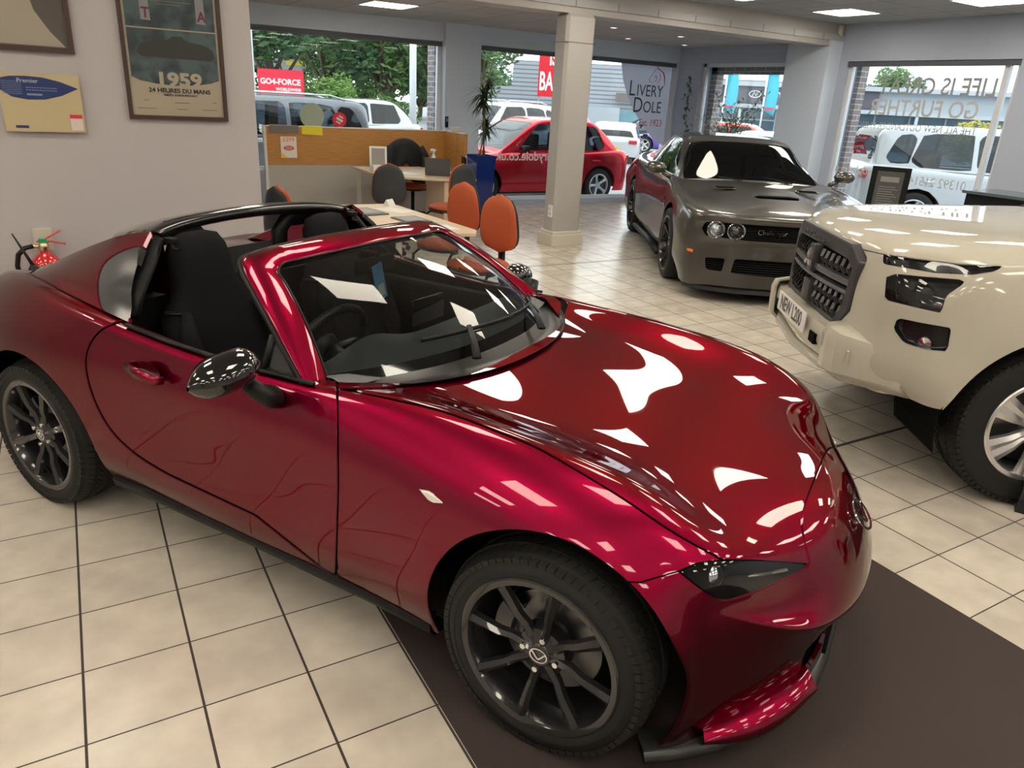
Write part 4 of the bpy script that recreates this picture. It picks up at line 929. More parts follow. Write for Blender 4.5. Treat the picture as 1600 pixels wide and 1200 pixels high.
# grille
GD = mat('grille_graphite', (.045, .045, .048), .38); q = MB()
gx = lambda y, z: .872 - .05 * (abs(y) / .5) ** 2 - (z - .7) * .03
for y0, y1, z0, z1 in ((-.50, .50, 1.075, 1.115),): pass
fr = [(-.50, .80), (-.505, 1.04), (-.40, 1.115), (.40, 1.115), (.505, 1.04), (.50, .80), (.43, .69), (-.43, .69)]; inn = [(-.44, .80), (-.45, 1.0), (-.40, 1.035), (.40, 1.035), (.45, 1.0), (.44, .80), (.385, .725), (-.385, .725)]
V = [(gx(y, z) + d, y, z) for pts in (fr, inn) for y, z in pts for d in (.018, -.04)]; Fq = []
for i in range(8):
    a, b = i, (i + 1) % 8; Fq += [(2 * a, 2 * b, 16 + 2 * b, 16 + 2 * a), (2 * a, 2 * a + 1, 2 * b + 1, 2 * b), (16 + 2 * a, 16 + 2 * b, 17 + 2 * b, 17 + 2 * a)]
q.add(V, Fq); gr = q.obj('grille_frame', GD, pk); mod_bev(gr, .008, 2)
q = MB(); q.grid([[(gx(y, z) - .05, y, z) for z in (.69, 1.08)] for y in np.linspace(-.5, .5, 9)]); q.obj('grille_back', DRK, gr)
for zz, hgt in ((.925, .03), (.875, .02)):
    q = MB(); q.grid([[(gx(y, zz) + d, y, z) for d, z in ((-.03, zz + hgt / 2), (.012, zz + hgt / 2), (.016, zz), (.012, zz - hgt / 2), (-.03, zz - hgt / 2))] for y in np.linspace(-.45, .45, 13)]); q.obj('grille_bar', mat('bar_grey', (.13, .13, .135), .35, .4), gr, smooth=True, sharp=30)
for (z0, z1) in ((.955, 1.025), (.80, .862), (.735, .795)):
    for k in range(14):
        y = -.41 + .063 * k
        if abs(y) < .05 or (z1 < .9 and abs(y) < .07): continue
        sh = .012 * (1 if y > 0 else -1); q = MB(); q.tube([(gx(y, z0) - .01, y + sh, z0), (gx(y, z1) + .008, y, (z0 + z1) / 2), (gx(y, z1) - .006, y - sh, z1)], .0085, 5, flat=(.8, 1.6)); q.obj('grille_slat', mat('slat_grey', (.045, .045, .048), .3, .3), gr)
q = MB(); q.box((gx(0, .95) + .008, 0, .965), (.05, .075, .15), bev=.01); q.box((gx(0, .8), 0, .785), (.05, .11, .12), bev=.006); q.obj('grille_centre', GD, gr, smooth=True, sharp=40)
q = MB(); E0 = gx(0, .96) + .036      # three-diamond emblem
for k, a in enumerate((PI / 2, PI / 2 + 2 * PI / 3, PI / 2 - 2 * PI / 3)):
    r0 = .062; d = (math.cos(a), math.sin(a)); n_ = (-d[1], d[0]); P_ = [(0, 0), (d[0] * r0 * .5 + n_[0] * r0 * .29, d[1] * r0 * .5 + n_[1] * r0 * .29), (d[0] * r0, d[1] * r0), (d[0] * r0 * .5 - n_[0] * r0 * .29, d[1] * r0 * .5 - n_[1] * r0 * .29)]
    V = [(E0, y, .955 + z) for y, z in P_] + [(E0 + .012, y * .9 + d[0] * .003, .955 + z * .9 + d[1] * .003) for y, z in P_]; q.add(V, [(4, 5, 6, 7), (0, 1, 5, 4), (1, 2, 6, 5), (2, 3, 7, 6), (3, 0, 4, 7)])
q.obj('emblem', CHR, gr)
M0 = frameM((gx(0, 1.08) + .022, 0, 1.078), (0, 1, 0), (-.25, 0, 1)); text('grille_lettering', 'MITSUBISHI', .038, mat('slat_grey', (.045, .045, .048), .3, .3), M0, gr, .002, sx=1.5, spacing=1.5)
# bumper blocks, hooks, plate
q = MB(); P_ = [(-.80, .58), (-.74, .66), (-.50, .69), (.50, .69), (.74, .66), (.80, .58)]
q.grid([[(xx - .10 * (abs(y) / .8) ** 2.2 + d, y, z) for d, z in ((-.06, .70), (.035, .69), (.045, .66), (.045, .60), (.02, .545), (-.05, .53))] for y in np.linspace(-.62, .62, 17) for xx in (.885,)]); q.obj('bumper_bar', LW, pk, smooth=True, sharp=35)
for sg in (-1, 1):
    q = MB(); q.grid([[(.85 - .42 * max(0, t - .35) + d, sg * (.48 + .30 * t), z) for d, z in ((-.06, .735 - .05 * t), (.045, .715 - .05 * t), (.055, .68 - .03 * t), (.05, .52), (.0, .48))] for t in (0, .2, .4, .6, .8, 1.)], flip=sg < 0); o = q.obj('bumper_corner', LW, pk, smooth=True, sharp=30); mod_solid(o, .02)
    q = MB(); q.box((.905, sg * .335, .605), (.04, .085, .055)); q.obj('tow_slot', DRK, pk)
    q = MB(); q.box((.835, sg * .60, .605), (.01, .14, .07), rz=-sg * .25, bev=.003); q.lathe([(0, .008), (.007, .008), (.009, 0)], 10, c=(.845, sg * .60, .605), M=Matrix(((0, 0, 1), (0, 1, 0), (-1, 0, 0)))); q.obj('bumper_plate', LW, pk)
q = MB(); q.tube([(.80, -.62, .52), (.875, -.40, .49), (.895, 0, .475), (.875, .40, .49), (.80, .62, .52)], .028, 10, flat=(1, 1)); q.obj('lower_bar', LW, pk, smooth=True)
q = MB(); q.box((.945, 0, .655), (.008, .52, .111), bev=.002); npx = q.obj('number_plate', mat('plate_white', (.72, .72, .70), .3), pk, smooth=True, sharp=40)
text('plate_lettering', 'NEW L200', .115, mat('plate_black', (.01, .01, .01), .4), frameM((.9495, 0, .655), (0, 1, 0), (0, 0, 1)), npx, .0006, sx=.78, bold=.002)
q = MB(); q.box((.30, 0, .47), (.7, 1.15, .04)); q.box((.43, .66, .40), (.04, .20, .15), rz=-.3); q.box((.43, -.66, .40), (.04, .20, .15), rz=.3); q.obj('undertray', BLK, pk)
for x in (0, -3.13):
    for sg in (1, -1):
        ty, _, _ = wheel('w', .39, .27, .245, 6, mat('rim_bright_silver', (.70, .70, .71), .25, .9), pk, x, sg * .755, sg, blade=(.085, .075), ang0=.5, twin=.034, dish=.02, tread=(x == 0))
for (x, z, r) in L_AR:
    for sg in (-1, 1): q = MB(); q.grid([[(x + (r + .012) * math.cos(a), sg * y, z + (r + .012) * math.sin(a)) for y in (.45, .90)] for a in np.linspace(-.3, PI + .3, 20)]); q.obj('wheel_arch_liner', DRK, pk)
q = MB(); q.box((-1.95, 0, .50), (4.5, 1.1, .2)); q.box((-1.9, 0, .45), (2.0, 1.7, .06)); q.obj('chassis', DRK, pk)
greenhouse(pk, [(-.60, 1.235), (-.80, 1.30), (-1.35, 1.62), (-1.6, 1.75), (-2.0, 1.79), (-2.7, 1.78), (-2.95, 1.70), (-3.05, 1.45), (-3.08, 1.20)], [(-.6, .78), (-1.5, .64), (-3.0, .63)], [(-.6, .82), (-3.1, .86)], [(-.6, 1.15), (-3.1, 1.2)], [[(-1.02, 1.22), (-1.60, 1.64), (-1.95, 1.68), (-1.95, 1.23)], [(-2.02, 1.23), (-2.02, 1.68), (-2.7, 1.66), (-2.85, 1.26)]], (-.70, -1.42), (-2.96, -3.06), LW, CARGL, lv=2)
q = MB(); q.box((-.62, 0, 1.235), (.22, 1.35, .03), bev=.01); q.obj('cowl', BLK, pk)
for sg in (-1, 1):
    q = MB(); q.box((-.93, sg * 1.03, 1.30), (.12, .20, .24), bev=.035); m_ = q.obj('door_mirror', LW, pk, smooth=True, sharp=50); q = MB(); q.tube([(-.93, sg * .85, 1.2), (-.93, sg * .95, 1.24)], .03, 8); q.obj('mirror_arm', BLK, m_, smooth=True)
q = MB(); q.tube([(-.64, .1, 1.255), (-.95, .62, 1.37)], .01, 6); q.tube([(-.64, -.5, 1.255), (-.90, .02, 1.38)], .01, 6); q.obj('wiper', BLK, pk)
# ================================================================ the dark grey muscle coupe
CO, CTH = (6.2943, 2.2908), math.radians(-121.603)
CG = mat('granite_paint', (.085, .081, .075), .32, .6, 1., coatr=.015)
ch = thing('muscle_coupe', 'dark grey two-door muscle car with twin round headlamps, parked beyond the column', 'car', (CO[0], CO[1], 0), CTH)
def CT(x, zc, cy, cz, dx=(0, 0, 0, 0, 0), sc_=(0, 0, 0, 0)): return [(x + dx[k], cy * f_, zc + sc_[k]) for k, f_ in enumerate((0, .27, .55, .82))] + [(x + dx[4], cy, cz)]
top = [CT(.985, .755, .86, .735, (0, -.005, -.025, -.09, -.19)), CT(.94, .815, .885, .785, (0, -.005, -.02, -.08, -.20)), CT(.55, .868, .905, .845, (0, 0, 0, 0, 0), (.018, .018, 0, -.01)), CT(.15, .895, .93, .888, (0,) * 5, (.03, .03, 0, -.008)), CT(-.25, .930, .925, .925, (0,) * 5, (.03, .03, 0, -.005)), CT(-.62, .965, .90, .955, (0,) * 5, (.01, .01, 0, 0)), CT(-1.1, .965, .875, .968), CT(-1.8, .975, .87, .980), CT(-2.4, .99, .905, .998), CT(-2.95, 1.0, .925, 1.01), CT(-3.45, 1.03, .885, 1.005), CT(-3.9, 1.055, .80, .99)]
side = []
for i, row in enumerate(top):
    x, cy, cz = row[4]
    if i == 0: side.append([(x, cy, cz), (.80, .875, .65), (.80, .88, .52), (.80, .88, .38), (.81, .88, .26), (.83, .86, .13)])
    elif i == 1: side.append([(x, cy, cz), (.68, .935, .68), (.66, .955, .55), (.65, .955, .40), (.65, .95, .27), (.66, .93, .14)])
    else:
        fl = .035 if (abs(x) < .6 or abs(x + 2.95) < .6) else 0.
        side.append([(x, cy, cz), (x, .945 + fl * .6, .80), (x, .955 + fl, .66), (x, .945 + fl, .50), (x, .945 + fl, .33), (x, .90, .18)])
side[2] = [side[2][0]] + [(.40 if k else .45, y, z) for k, (x, y, z) in enumerate(side[2][1:])]
frz = ((.99, .665), (.975, .55), (.985, .42), (.99, .29), (1.0, .15))
front = [[(x, 0, z), (x - .005, .24, z), (x - .03, .48, z), (x - .09, .72, z)] for x, z in frz]
rear = [[(-4.05, 0, z), (-4.05, .22, z), (-4.04, .45, z), (-4.02, .66, z)] for z in (.9, .75, .55, .4, .28)]
ck = Skin(top, side, front, rear, 3)
C_AR = [(0, .37, .415), (-2.946, .37, .42)]
CGR = [(0, .735), (.66, .735), (.80, .72), (.82, .66), (.78, .60), (.4, .585), (-.3, .585), (-.3, .735)]
CLG = [(0, .415), (.50, .415), (.52, .28), (0, .265), (-.3, .265), (-.3, .415)]; CLS = [(.58, .41), (.76, .40), (.74, .29), (.60, .285)]
yz_in = lambda P, o=1, xm=.55: (lambda V: np.where(V[:, 0] > xm, sdpoly(YZ(V), np.array(P)) * o, o * 1.))
fin = [lambda V, P=P: np.where(V[:, 0] > .55, -sdpoly(YZ(V), np.array(P)), -1.) for P in (CGR, CLG, CLS)]
SC = [(.38, 0), (.38, .20), (.24, .24), (.20, .15), (.20, -.1), (.38, -.1)]
scf = lambda V: np.where(V[:, 2] > .8, -sdpoly(AXY(V), np.array(SC)), -1.)
C_OPEN = lambda V: np.where((V[:, 2] > .90) & (V[:, 0] < -.64) & (V[:, 0] > -3.1) & (np.abs(V[:, 1]) < .80), 1., -1.)
CHB = [(.93, 0), (.93, .3), (.90, .55), (.80, .76), (.45, .845), (-.2, .86), (-.60, .84), (-.60, -.3), (.93, -.3)]
chf = lambda o: (lambda V: np.where(V[:, 2] > .7, sdpoly(AXY(V), np.array(CHB)) * o + .003, .003 if o < 0 else 1.) if o > 0 else np.where(V[:, 2] > .7, -sdpoly(AXY(V), np.array(CHB)) + .003, -1.))
panel('bonnet', ck.region(chf(1), scf), CG, ch)
panel('front_body', ck.region(chf(-1), far_from(C_AR), *fin, lambda V: -.60 - V[:, 0]), CG, ch)
CD = [(-.62, 1.1), (-.63, .25), (-2.0, .25), (-2.15, .5), (-2.2, 1.1)]
panel('door', ck.region(lambda V: sdpoly(XZ(V), np.array(CD)) + .003, C_OPEN, lambda V: .6 - np.abs(V[:, 1]), far_from(C_AR)), CG, ch)
panel('rear_body', ck.region(lambda V: np.where(np.abs(V[:, 1]) > .6, -sdpoly(XZ(V), np.array(CD)) + .003, -1.), lambda V: V[:, 0] + .605, C_OPEN, far_from(C_AR)), CG, ch)
V, F, N = ck.region(far_from(C_AR), C_OPEN, scf, *fin); mobj('inner_shell', V - N * .015, F, DRK, ch, True)
q = MB()
for z in np.linspace(.60, .725, 8): q.tube([(.965 - .12 * (abs(y) / .8) ** 2.5, y, z) for y in np.linspace(-.78, .78, 15)], .0035, 4)
for z in np.linspace(.28, .405, 7): q.tube([(.965 - .12 * (abs(y) / .8) ** 2.5, y, z) for y in np.linspace(-.74, .74, 15)], .0035, 4)
cg = q.obj('grille_bar', BLK, ch)
q = MB(); q.grid([[(.935 - .12 * (abs(y) / .8) ** 2.5, y, z) for z in (.16, .75)] for y in np.linspace(-.80, .80, 17)]); q.obj('grille_back', DRK, cg)
for sg in (-1, 1):
    for yy, xx in ((.695, .895), (.52, .935)):
        d = Vector((1, sg * .12, 0)).normalized().to_track_quat('Z', 'Y').to_matrix(); q = MB(); q.lathe([(.082, -.03), (.082, .008), (.074, .014), (.066, .006), (.050, -.02), (.02, -.03)], 32, c=(xx, sg * yy, .663), M=d); hl = q.obj('headlamp', mat('lamp_rim', (.35, .36, .38), .15, 1.), ch, smooth=True, sharp=30)
        q = MB(); q.lathe([(0, .004), (.030, -.002), (.036, -.015), (.062, -.012)], 24, c=(xx, sg * yy, .663), M=d); q.obj('lamp_lens', mat('lens_bright' if yy > .6 else 'lens_dark', (.45, .5, .55) if yy > .6 else (.10, .10, .11), .08, .6), hl, smooth=True)
    q = MB(); q.box((.775, sg * .898, .445), (.13, .014, .028), rz=-sg * .42, bev=.004); q.obj('side_marker', mat('marker_orange', (.85, .16, .02), .25, coat=1.), ch)
    q = MB(); q.box((-.10, sg * .42, .945), (.10, .22, .012), bev=.004); vv = q.obj('bonnet_vent', CG, ch)
    q = MB(); [q.box((-.125 + .035 * k, sg * .42, .953), (.012, .18, .008)) for k in range(3)]; q.obj('vent_slot', DRK, vv)
    q = MB(); rows = []
    for u in np.linspace(0, 1, 9):
        w_ = max(.05, (1 - abs(2 * u - 1) ** 3)) ** .5; rows.append([(-.74 + .085 * w_ * math.cos(a) - .02 * u, sg * (.93 + .23 * u), 1.065 + .065 * w_ * math.sin(a)) for a in np.linspace(0, 2 * PI, 15)])
    q.grid(rows, flip=sg < 0); m_ = q.obj('door_mirror', CG, ch, smooth=True); q = MB(); q.tube([(-.72, sg * .88, .97), (-.73, sg * .97, 1.02)], .028, 8); q.obj('mirror_arm', CG, m_, smooth=True)
    q = MB(); q.box((-2.8, sg * .905, 1.0), (.01, .01, .01)); 
q = MB(); q.grid([[(.36, y, .90), (.30, y, .87), (.20, y, .865), (.19, y, .905)] for y in np.linspace(-.22, .22, 7)]); q.obj('scoop', DRK, ch)
text('grille_script', 'Challenger', .062, CHR, frameM((.972, -.20, .668), (0, 1, 0), (0, 0, 1)), ch, .003)
q = MB(); L_ = [(.62, .90), (.75, .90), (.90, .78), (1.0, .5), (1.03, 0)]; L_ = L_ + [(x, -y) for x, y in L_[::-1][1:]]
q.grid([[(x - .05, y * .95, .145), (x + .01, y, .135), (x + .035, y * 1.02, .105), (x - .05, y * .95, .10)] for x, y in L_], flip=True); q.obj('front_splitter', BLK, ch, smooth=True, sharp=30)
for sg in (-1, 1):
    q = MB(); q.tube([(-.50, sg * .955, .17), (-1.5, sg * .93, .165), (-2.45, sg * .96, .17)], .03, 8, flat=(1.5, 1)); q.obj('sill_trim', BLK, ch, smooth=True)
for x in (0, -2.946):
    for sg in (-1, 1): wheel('w', .365, .29, .275, 11, mat('rim_dark', (.03, .03, .032), .25, .6, coat=.5), ch, x, sg * .845, sg, blade=(.03, .022), ang0=.2, dish=.05, tread=False)
for (x, z, r) in C_AR:
    for sg in (-1, 1): q = MB(); q.grid([[(x + (r + .012) * math.cos(a), sg * y, z + (r + .012) * math.sin(a)) for y in (.5, .94)] for a in np.linspace(-.4, PI + .4, 20)]); q.obj('wheel_arch_liner', DRK, ch)
q = MB(); q.box((-1.5, 0, .25), (4.6, 1.5, .12)); q.obj('underbody', DRK, ch)
greenhouse(ch, [(-.60, .955), (-.75, 1.02), (-1.10, 1.22), (-1.38, 1.365), (-1.65, 1.41), (-2.1, 1.425), (-2.5, 1.40), (-2.9, 1.27), (-3.3, 1.10), (-3.5, 1.03)], [(-.6, .70), (-1.4, .63), (-2.5, .60), (-3.4, .66)], [(-.6, .80), (-2.0, .845), (-3.5, .80)], [(-.6, .955), (-3.5, 1.0)], [[(-.98, .985), (-1.52, 1.325), (-1.85, 1.345), (-2.08, 1.335), (-2.08, .99)], [(-2.14, 1.0), (-2.14, 1.325), (-2.35, 1.30), (-2.55, 1.03)]], (-.68, -1.36), (-2.65, -3.35), CG, glass_mat('coupe_glass', (.16, .18, .18), 1.55), lv=3)
q = MB(); q.tube([(-.64, -.1, .975), (-.86, -.62, 1.03)], .008, 6); q.tube([(-.64, .45, .975), (-.84, .0, 1.035)], .008, 6); q.obj('wiper', BLK, ch)
q = MB(); q.box((-1.7, 0, .60), (2.3, 1.6, .5)); [q.box((-1.75, s_ * .38, .98), (.2, .42, .45), bev=.08) for s_ in (-1, 1)]; q.box((-.95, 0, .92), (.5, 1.4, .1), bev=.04); q.obj('cabin', mat('cabin_black', (.010, .010, .011), .7, spec=.2), ch, smooth=True, sharp=50)
# ================================================================ things on the left wall
FRW = mat('frame_brown_wood', (.055, .028, .020), .45); PAPER = mat('cream_paper', (.56, .50, .38), .35); INK = mat('ink_black', (.03, .03, .035), .5)
YW = 1.95
def wallM(x, z, y=YW - .02): return frameM((x, y, z), (1, 0, 0), (0, 0, 1))
def rect(q, x0, z0, x1, z1, y): q.add([(x0, y, z0), (x1, y, z0), (x1, y, z1), (x0, y, z1)], [(0, 1, 2, 3)]); return q
def frame4(x0, z0, x1, z1, t, d, y):
    q = MB(); q.box(((x0 + x1) / 2, y - d / 2, z0 + t / 2), (x1 - x0, d, t)); q.box(((x0 + x1) / 2, y - d / 2, z1 - t / 2), (x1 - x0, d, t)); q.box((x0 + t / 2, y - d / 2, (z0 + z1) / 2), (t, d, z1 - z0 - 2 * t)); q.box((x1 - t / 2, y - d / 2, (z0 + z1) / 2), (t, d, z1 - z0 - 2 * t)); return q
def at0(o, c):    # shift children meshes so the thing's origin is c
    for ch in o.children: ch.location = Vector(ch.location) - Vector(c)
    o.location = c
po = thing('framed_poster', 'tall framed race poster with 1959 and 24 HEURES DU MANS on cream', 'poster'); x0, z0, x1, z1 = .502, 1.472, 1.040, 2.28
frame4(x0, z0, x1, z1, .022, .03, YW).obj('frame', FRW, po)
q = MB(); rect(q, x0 + .01, z0 + .01, x1 - .01, z1 - .01, YW - .012); pp_ = q.obj('poster_sheet', PAPER, po)
yy = YW - .0135; TEAL = mat('poster_teal', (.10, .16, .17), .4, noise=(9, (.04, .06, .075), .4, .6)); q = MB()
arc = [(x0 + .035, 1.70), (.58, 1.682), (.66, 1.668), (.77, 1.66), (.88, 1.668), (.96, 1.682), (x1 - .035, 1.70)]; P_ = [(x, yy, z) for x, z in arc] + [(x1 - .035, yy, 1.955), (x0 + .035, yy, 1.955)]; q.add(P_, [tuple(range(len(P_)))]); rect(q, x0 + .035, 1.962, x1 - .035, 2.24, yy); q.obj('printed_scene', TEAL, pp_)
q = MB()
for cx in (.645, .935): q.add([(cx - .028, yy - .001, 2.0), (cx + .022, yy - .001, 1.998), (cx + .012, yy - .001, 2.24), (cx - .03, yy - .001, 2.24)], [(0, 1, 2, 3)])
q.obj('printed_pylon', mat('poster_grey', (.36, .37, .38), .5), pp_)
q = MB()       # generic low racing car silhouette
P_ = [(.575, 1.83), (.60, 1.875), (.66, 1.895), (.74, 1.90), (.77, 1.925), (.82, 1.925), (.85, 1.90), (.93, 1.89), (.985, 1.86), (.99, 1.82), (.96, 1.805), (.60, 1.81)]; q.add([(x, yy - .001, z) for x, z in P_], [tuple(range(len(P_)))]); q.obj('printed_car', mat('poster_dark', (.045, .05, .05), .4), pp_)
for (s_, sz, x, z, m_, bo, sx_) in (('1959', .10, .785, 1.690, PAPER, .004, 1.25), ('24 HEURES DU MANS', .032, .785, 1.632, INK, .001, 1.1), ('100TH ANNIVERSARY', .016, .785, 1.608, INK, .0004, 1.2), ('T', .075, .643, 2.035, mat('poster_plum', (.22, .04, .10), .5), .002, .9), ('A', .075, .936, 2.035, mat('poster_plum', (.22, .04, .10), .5), .002, .9)):
    text('printed_lettering', s_, sz, m_, wallM(x, z, yy - .002), pp_, .0002, bold=bo, sx=sx_)
q = MB()
for x, z, w_ in ((.77, 2.10, .22), (.77, 2.085, .12), (.60, 1.53, .10), (.79, 1.53, .06), (.94, 1.53, .09), (.79, 1.565, .08), (.60, 1.575, .03), (.97, 1.572, .025)): rect(q, x - w_ / 2, z, x + w_ / 2, z + .004, yy - .0015)
q.obj('printed_line', mat('line_grey', (.25, .23, .2), .5), pp_)
q = MB(); rect(q, x0 + .02, z0 + .02, x1 - .02, z1 - .02, YW - .022); q.obj('glass', glass_mat('picture_glass', (.96, .96, .96), 1.35), po); at0(po, ((x0 + x1) / 2, YW, z0))
pi_ = thing('framed_picture', 'brown framed picture of a pale curved shape on dark grey, cut by the picture corner', 'picture'); x0, z0, x1, z1 = -.60, 1.795, .272, 2.45
frame4(x0, z0, x1, z1, .025, .03, YW).obj('frame', FRW, pi_); q = MB(); rect(q, x0 + .01, z0 + .01, x1 - .01, z1 - .01, YW - .010); q.obj('picture_sheet', mat('picture_taupe', (.14, .115, .10), .4), pi_)
q = MB(); P_ = [(-.57, 1.83), (.235, 1.825), (.17, 1.90), (.11, 2.0), (.09, 2.10), (.10, 2.3), (.12, 2.42), (-.05, 2.42), (-.06, 2.12), (-.12, 2.095), (-.2, 2.10), (-.26, 2.14), (-.57, 2.2)]; q.add([(x, YW - .012, z) for x, z in P_], [tuple(range(len(P_)))]); q.obj('picture_shape', mat('picture_cream', (.52, .47, .38), .4), pi_)
q = MB(); rect(q, x0 + .02, z0 + .02, x1 - .02, z1 - .02, YW - .022); q.obj('glass', glass_mat('picture_glass', (.96, .96, .96), 1.35), pi_); at0(pi_, (0, YW, 1.8))
ca = thing('wall_calendar', 'beige wall calendar board with a dark blue oval panel and red date tag', 'calendar'); q = MB(); q.box((.085, YW - .035, 1.5375), (.375, .01, .297)); q.box((.085, YW - .015, 1.56), (.30, .03, .20)); q.obj('board', mat('calendar_beige', (.50, .42, .25), .4), ca)
yy = YW - .041; q = MB(); P_ = [(-.1, 1.60 + 0), (-.1, 1.655), (-.05, 1.668), (.02, 1.672), (.10, 1.668), (.18, 1.65), (.262, 1.618), (.18, 1.578), (.10, 1.556), (.02, 1.553), (-.05, 1.565)]; q.add([(x, yy, z) for x, z in P_], [tuple(range(len(P_)))]); pn = q.obj('blue_panel', mat('calendar_blue', (.018, .035, .14), .35), ca)
text('printed_lettering', 'Premier', .03, mat('print_pale', (.5, .55, .62), .5), wallM(.03, 1.648, yy - .001), pn, .0002)
q = MB(); [rect(q, .02 + .012 * k, zz, .029 + .012 * k, zz + .004, yy - .001) for k in range(12) for zz in (1.60, 1.613)]; rect(q, .02, 1.575, .09, 1.585, yy - .001); [rect(q, -.09, 1.58 + .009 * k, 0.0, 1.582 + .009 * k, yy - .001) for k in range(8)]; q.obj('printed_line', mat('print_mid', (.2, .26, .42), .5), pn)
q = MB(); rect(q, .205, 1.40, .262, 1.463, yy); tg2 = q.obj('date_tag', mat('tag_paper', (.66, .58, .56), .5), ca); q = MB(); rect(q, .204, 1.463, .263, 1.483, yy - .0005); q.obj('tag_header', mat('tag_red', (.62, .03, .05), .5), tg2)
q = MB(); rect(q, -.055, 1.407, .005, 1.421, yy); q.obj('corner_label', mat('calendar_blue', (.018, .035, .14), .35), ca); at0(ca, (.085, YW, 1.39))
# fire extinguisher
fe = thing('fire_extinguisher', 'red fire extinguisher with black hose hung low on the grey wall', 'extinguisher', (-.02, 1.83, .30)); RD = mat('extinguisher_red', (.55, .012, .018), .22, coat=1.)
q = MB(); q.lathe([(0, 0), (.07, 0), (.078, .01), (.078, .36), (.07, .40), (.045, .43), (.022, .445), (.02, .46)], 32); q.obj('cylinder', RD, fe, smooth=True, sharp=40)
q = MB(); q.lathe([(.022, .455), (.026, .465), (.026, .49), (.018, .50)], 16); q.tube([(-.02, 0, .478), (-.05, 0, .482)], .011, 10); v_ = q.obj('valve', mat('brass', (.55, .45, .28), .3, 1.), fe, smooth=True, sharp=40)
q = MB(); q.box((.0, 0, .51), (.04, .03, .03), bev=.004); q.obj('safety_tag', mat('tag_green', (.02, .35, .16), .4), v_)
q = MB(); q.tube([(-.03, 0, .505), (.03, 0, .53), (.095, 0, .565)], .008, 8, flat=(1.6, .6)); q.tube([(-.02, 0, .50), (.04, 0, .505), (.11, 0, .488)], .008, 8, flat=(1.6, .6)); q.obj('lever', RD, fe, smooth=True)
q = MB(); q.tube([(-.05, 0, .482), (-.09, -.01, .475), (-.125, -.015, .44), (-.138, -.015, .38), (-.13, -.01, .28), (-.10, -.01, .15)], .013, 10); q.obj('hose', BLK, fe, smooth=True)
q = MB(); q.box((.0, .105, .50), (.09, .03, .12)); q.obj('wall_bracket', mat('bracket_cream', (.55, .50, .42), .5), fe)
# ================================================================ the office corner
OAK = mat('oak_veneer', (.50, .25, .075), .38, noise=(6, (.40, .18, .05), .3, .7, (1, 1, 14))); PGREY = mat('partition_grey', (.40, .38, .35), .6); WTRIM = mat('partition_edge', (.62, .60, .55), .4)
BEECH = mat('desk_beech', (.62, .50, .37), .35, noise=(4, (.56, .44, .31), .3, .7, (1, 9, 1)))
pt = thing('office_partition', 'low partition of orange oak veneer over pale grey, in front of the left window', 'partition', (2.42, 7.30, 0))
q = MB(); q.box((1.30, .03, .945), (2.60, .05, .49)); wing = [(2.58, 0), (2.63, .03), (2.68, -.36), (2.63, -.38)]; q.box((2.60, -.20, .945), (.05, .42, .49)); q.box((2.61, -.52, .945), (.05, .24, .49)); q.obj('oak_panel', OAK, pt)
q = MB(); q.box((1.30, .03, .35), (2.58, .045, .70)); q.box((2.60, -.32, .35), (.045, .62, .70)); q.obj('grey_panel', PGREY, pt); q = MB(); q.box((-.0, .03, .60), (.035, .06, 1.2)); q.box((1.30, .03, 1.195), (2.62, .06, .012)); q.box((2.605, -.32, 1.195), (.06, .66, .012)); q.obj('edge_trim', WTRIM, pt)
# papers clipped to the partition
nt_ = thing('offer_poster', 'white flyer with 399 SPECIAL OFFER printed in red and orange on the oak partition', 'flyer', (2.72, 7.30, .82)); q = MB(); q.box((0, -.003, .11), (.21, .002, .27)); sh = q.obj('sheet', mat('flyer_white', (.72, .68, .62), .5), nt_)
ORG = mat('print_orange', (.75, .22, .04), .5); PNK = mat('print_crimson', (.65, .03, .09), .5)
def fM(x, z): return frameM((x, -.005, z), (1, 0, 0), (0, 0, 1))
text('price', '£399', .075, ORG, fM(0, .205), sh, .0003, bold=.0005); q = MB(); q.prism([(.07 * math.cos(a), .032 * math.sin(a)) for a in np.linspace(0, 2 * PI, 17)[:-1]], 0, .001, M=Matrix(((1, 0, 0), (0, 0, -1), (0, 1, 0))), c=(0, -.0045, .10)); bl = q.obj('offer_badge', PNK, sh)
text('badge_lettering', 'SPECIAL', .03, PAPER, frameM((0, -.0062, .112), (1, 0, 0), (0, 0, 1)), bl, .0002, bold=.0006); text('badge_lettering', 'OFFER!', .03, PAPER, frameM((0, -.0062, .088), (1, 0, 0), (0, 0, 1)), bl, .0002, bold=.0006)
q = MB(); q.add([(-.10, -.0045, -.02), (-.03, -.0045, -.02), (-.10, -.0045, .05)], [(0, 1, 2)]); q.obj('corner_print', mat('print_yellow', (.78, .55, .03), .5), sh)
yf = thing('yellow_note', 'yellow paper folded over the top edge of the oak partition', 'note', (3.04, 7.30, 1.20)); q = MB(); q.grid([[(-.14, -.006, -.10), (-.14, -.006, .006), (-.14, .066, .006)], [(.14, -.006, -.11), (.14, -.006, .006), (.14, .066, .006)]]); o = q.obj('sheet', mat('yellow_paper', (.72, .62, .03), .5), yf); mod_solid(o, .002)
gf = thing('grey_note', 'dark grey translucent film over the top left edge of the oak partition', 'note', (2.66, 7.30, 1.20)); q = MB(); q.grid([[(-.18, -.006, -.085), (-.18, -.006, .006), (-.18, .066, .006)], [(.20, -.006, -.095), (.20, -.006, .006), (.20, .066, .006)]]); o = q.obj('sheet', mat('grey_film', (.17, .15, .13), .4), gf); mod_solid(o, .002)
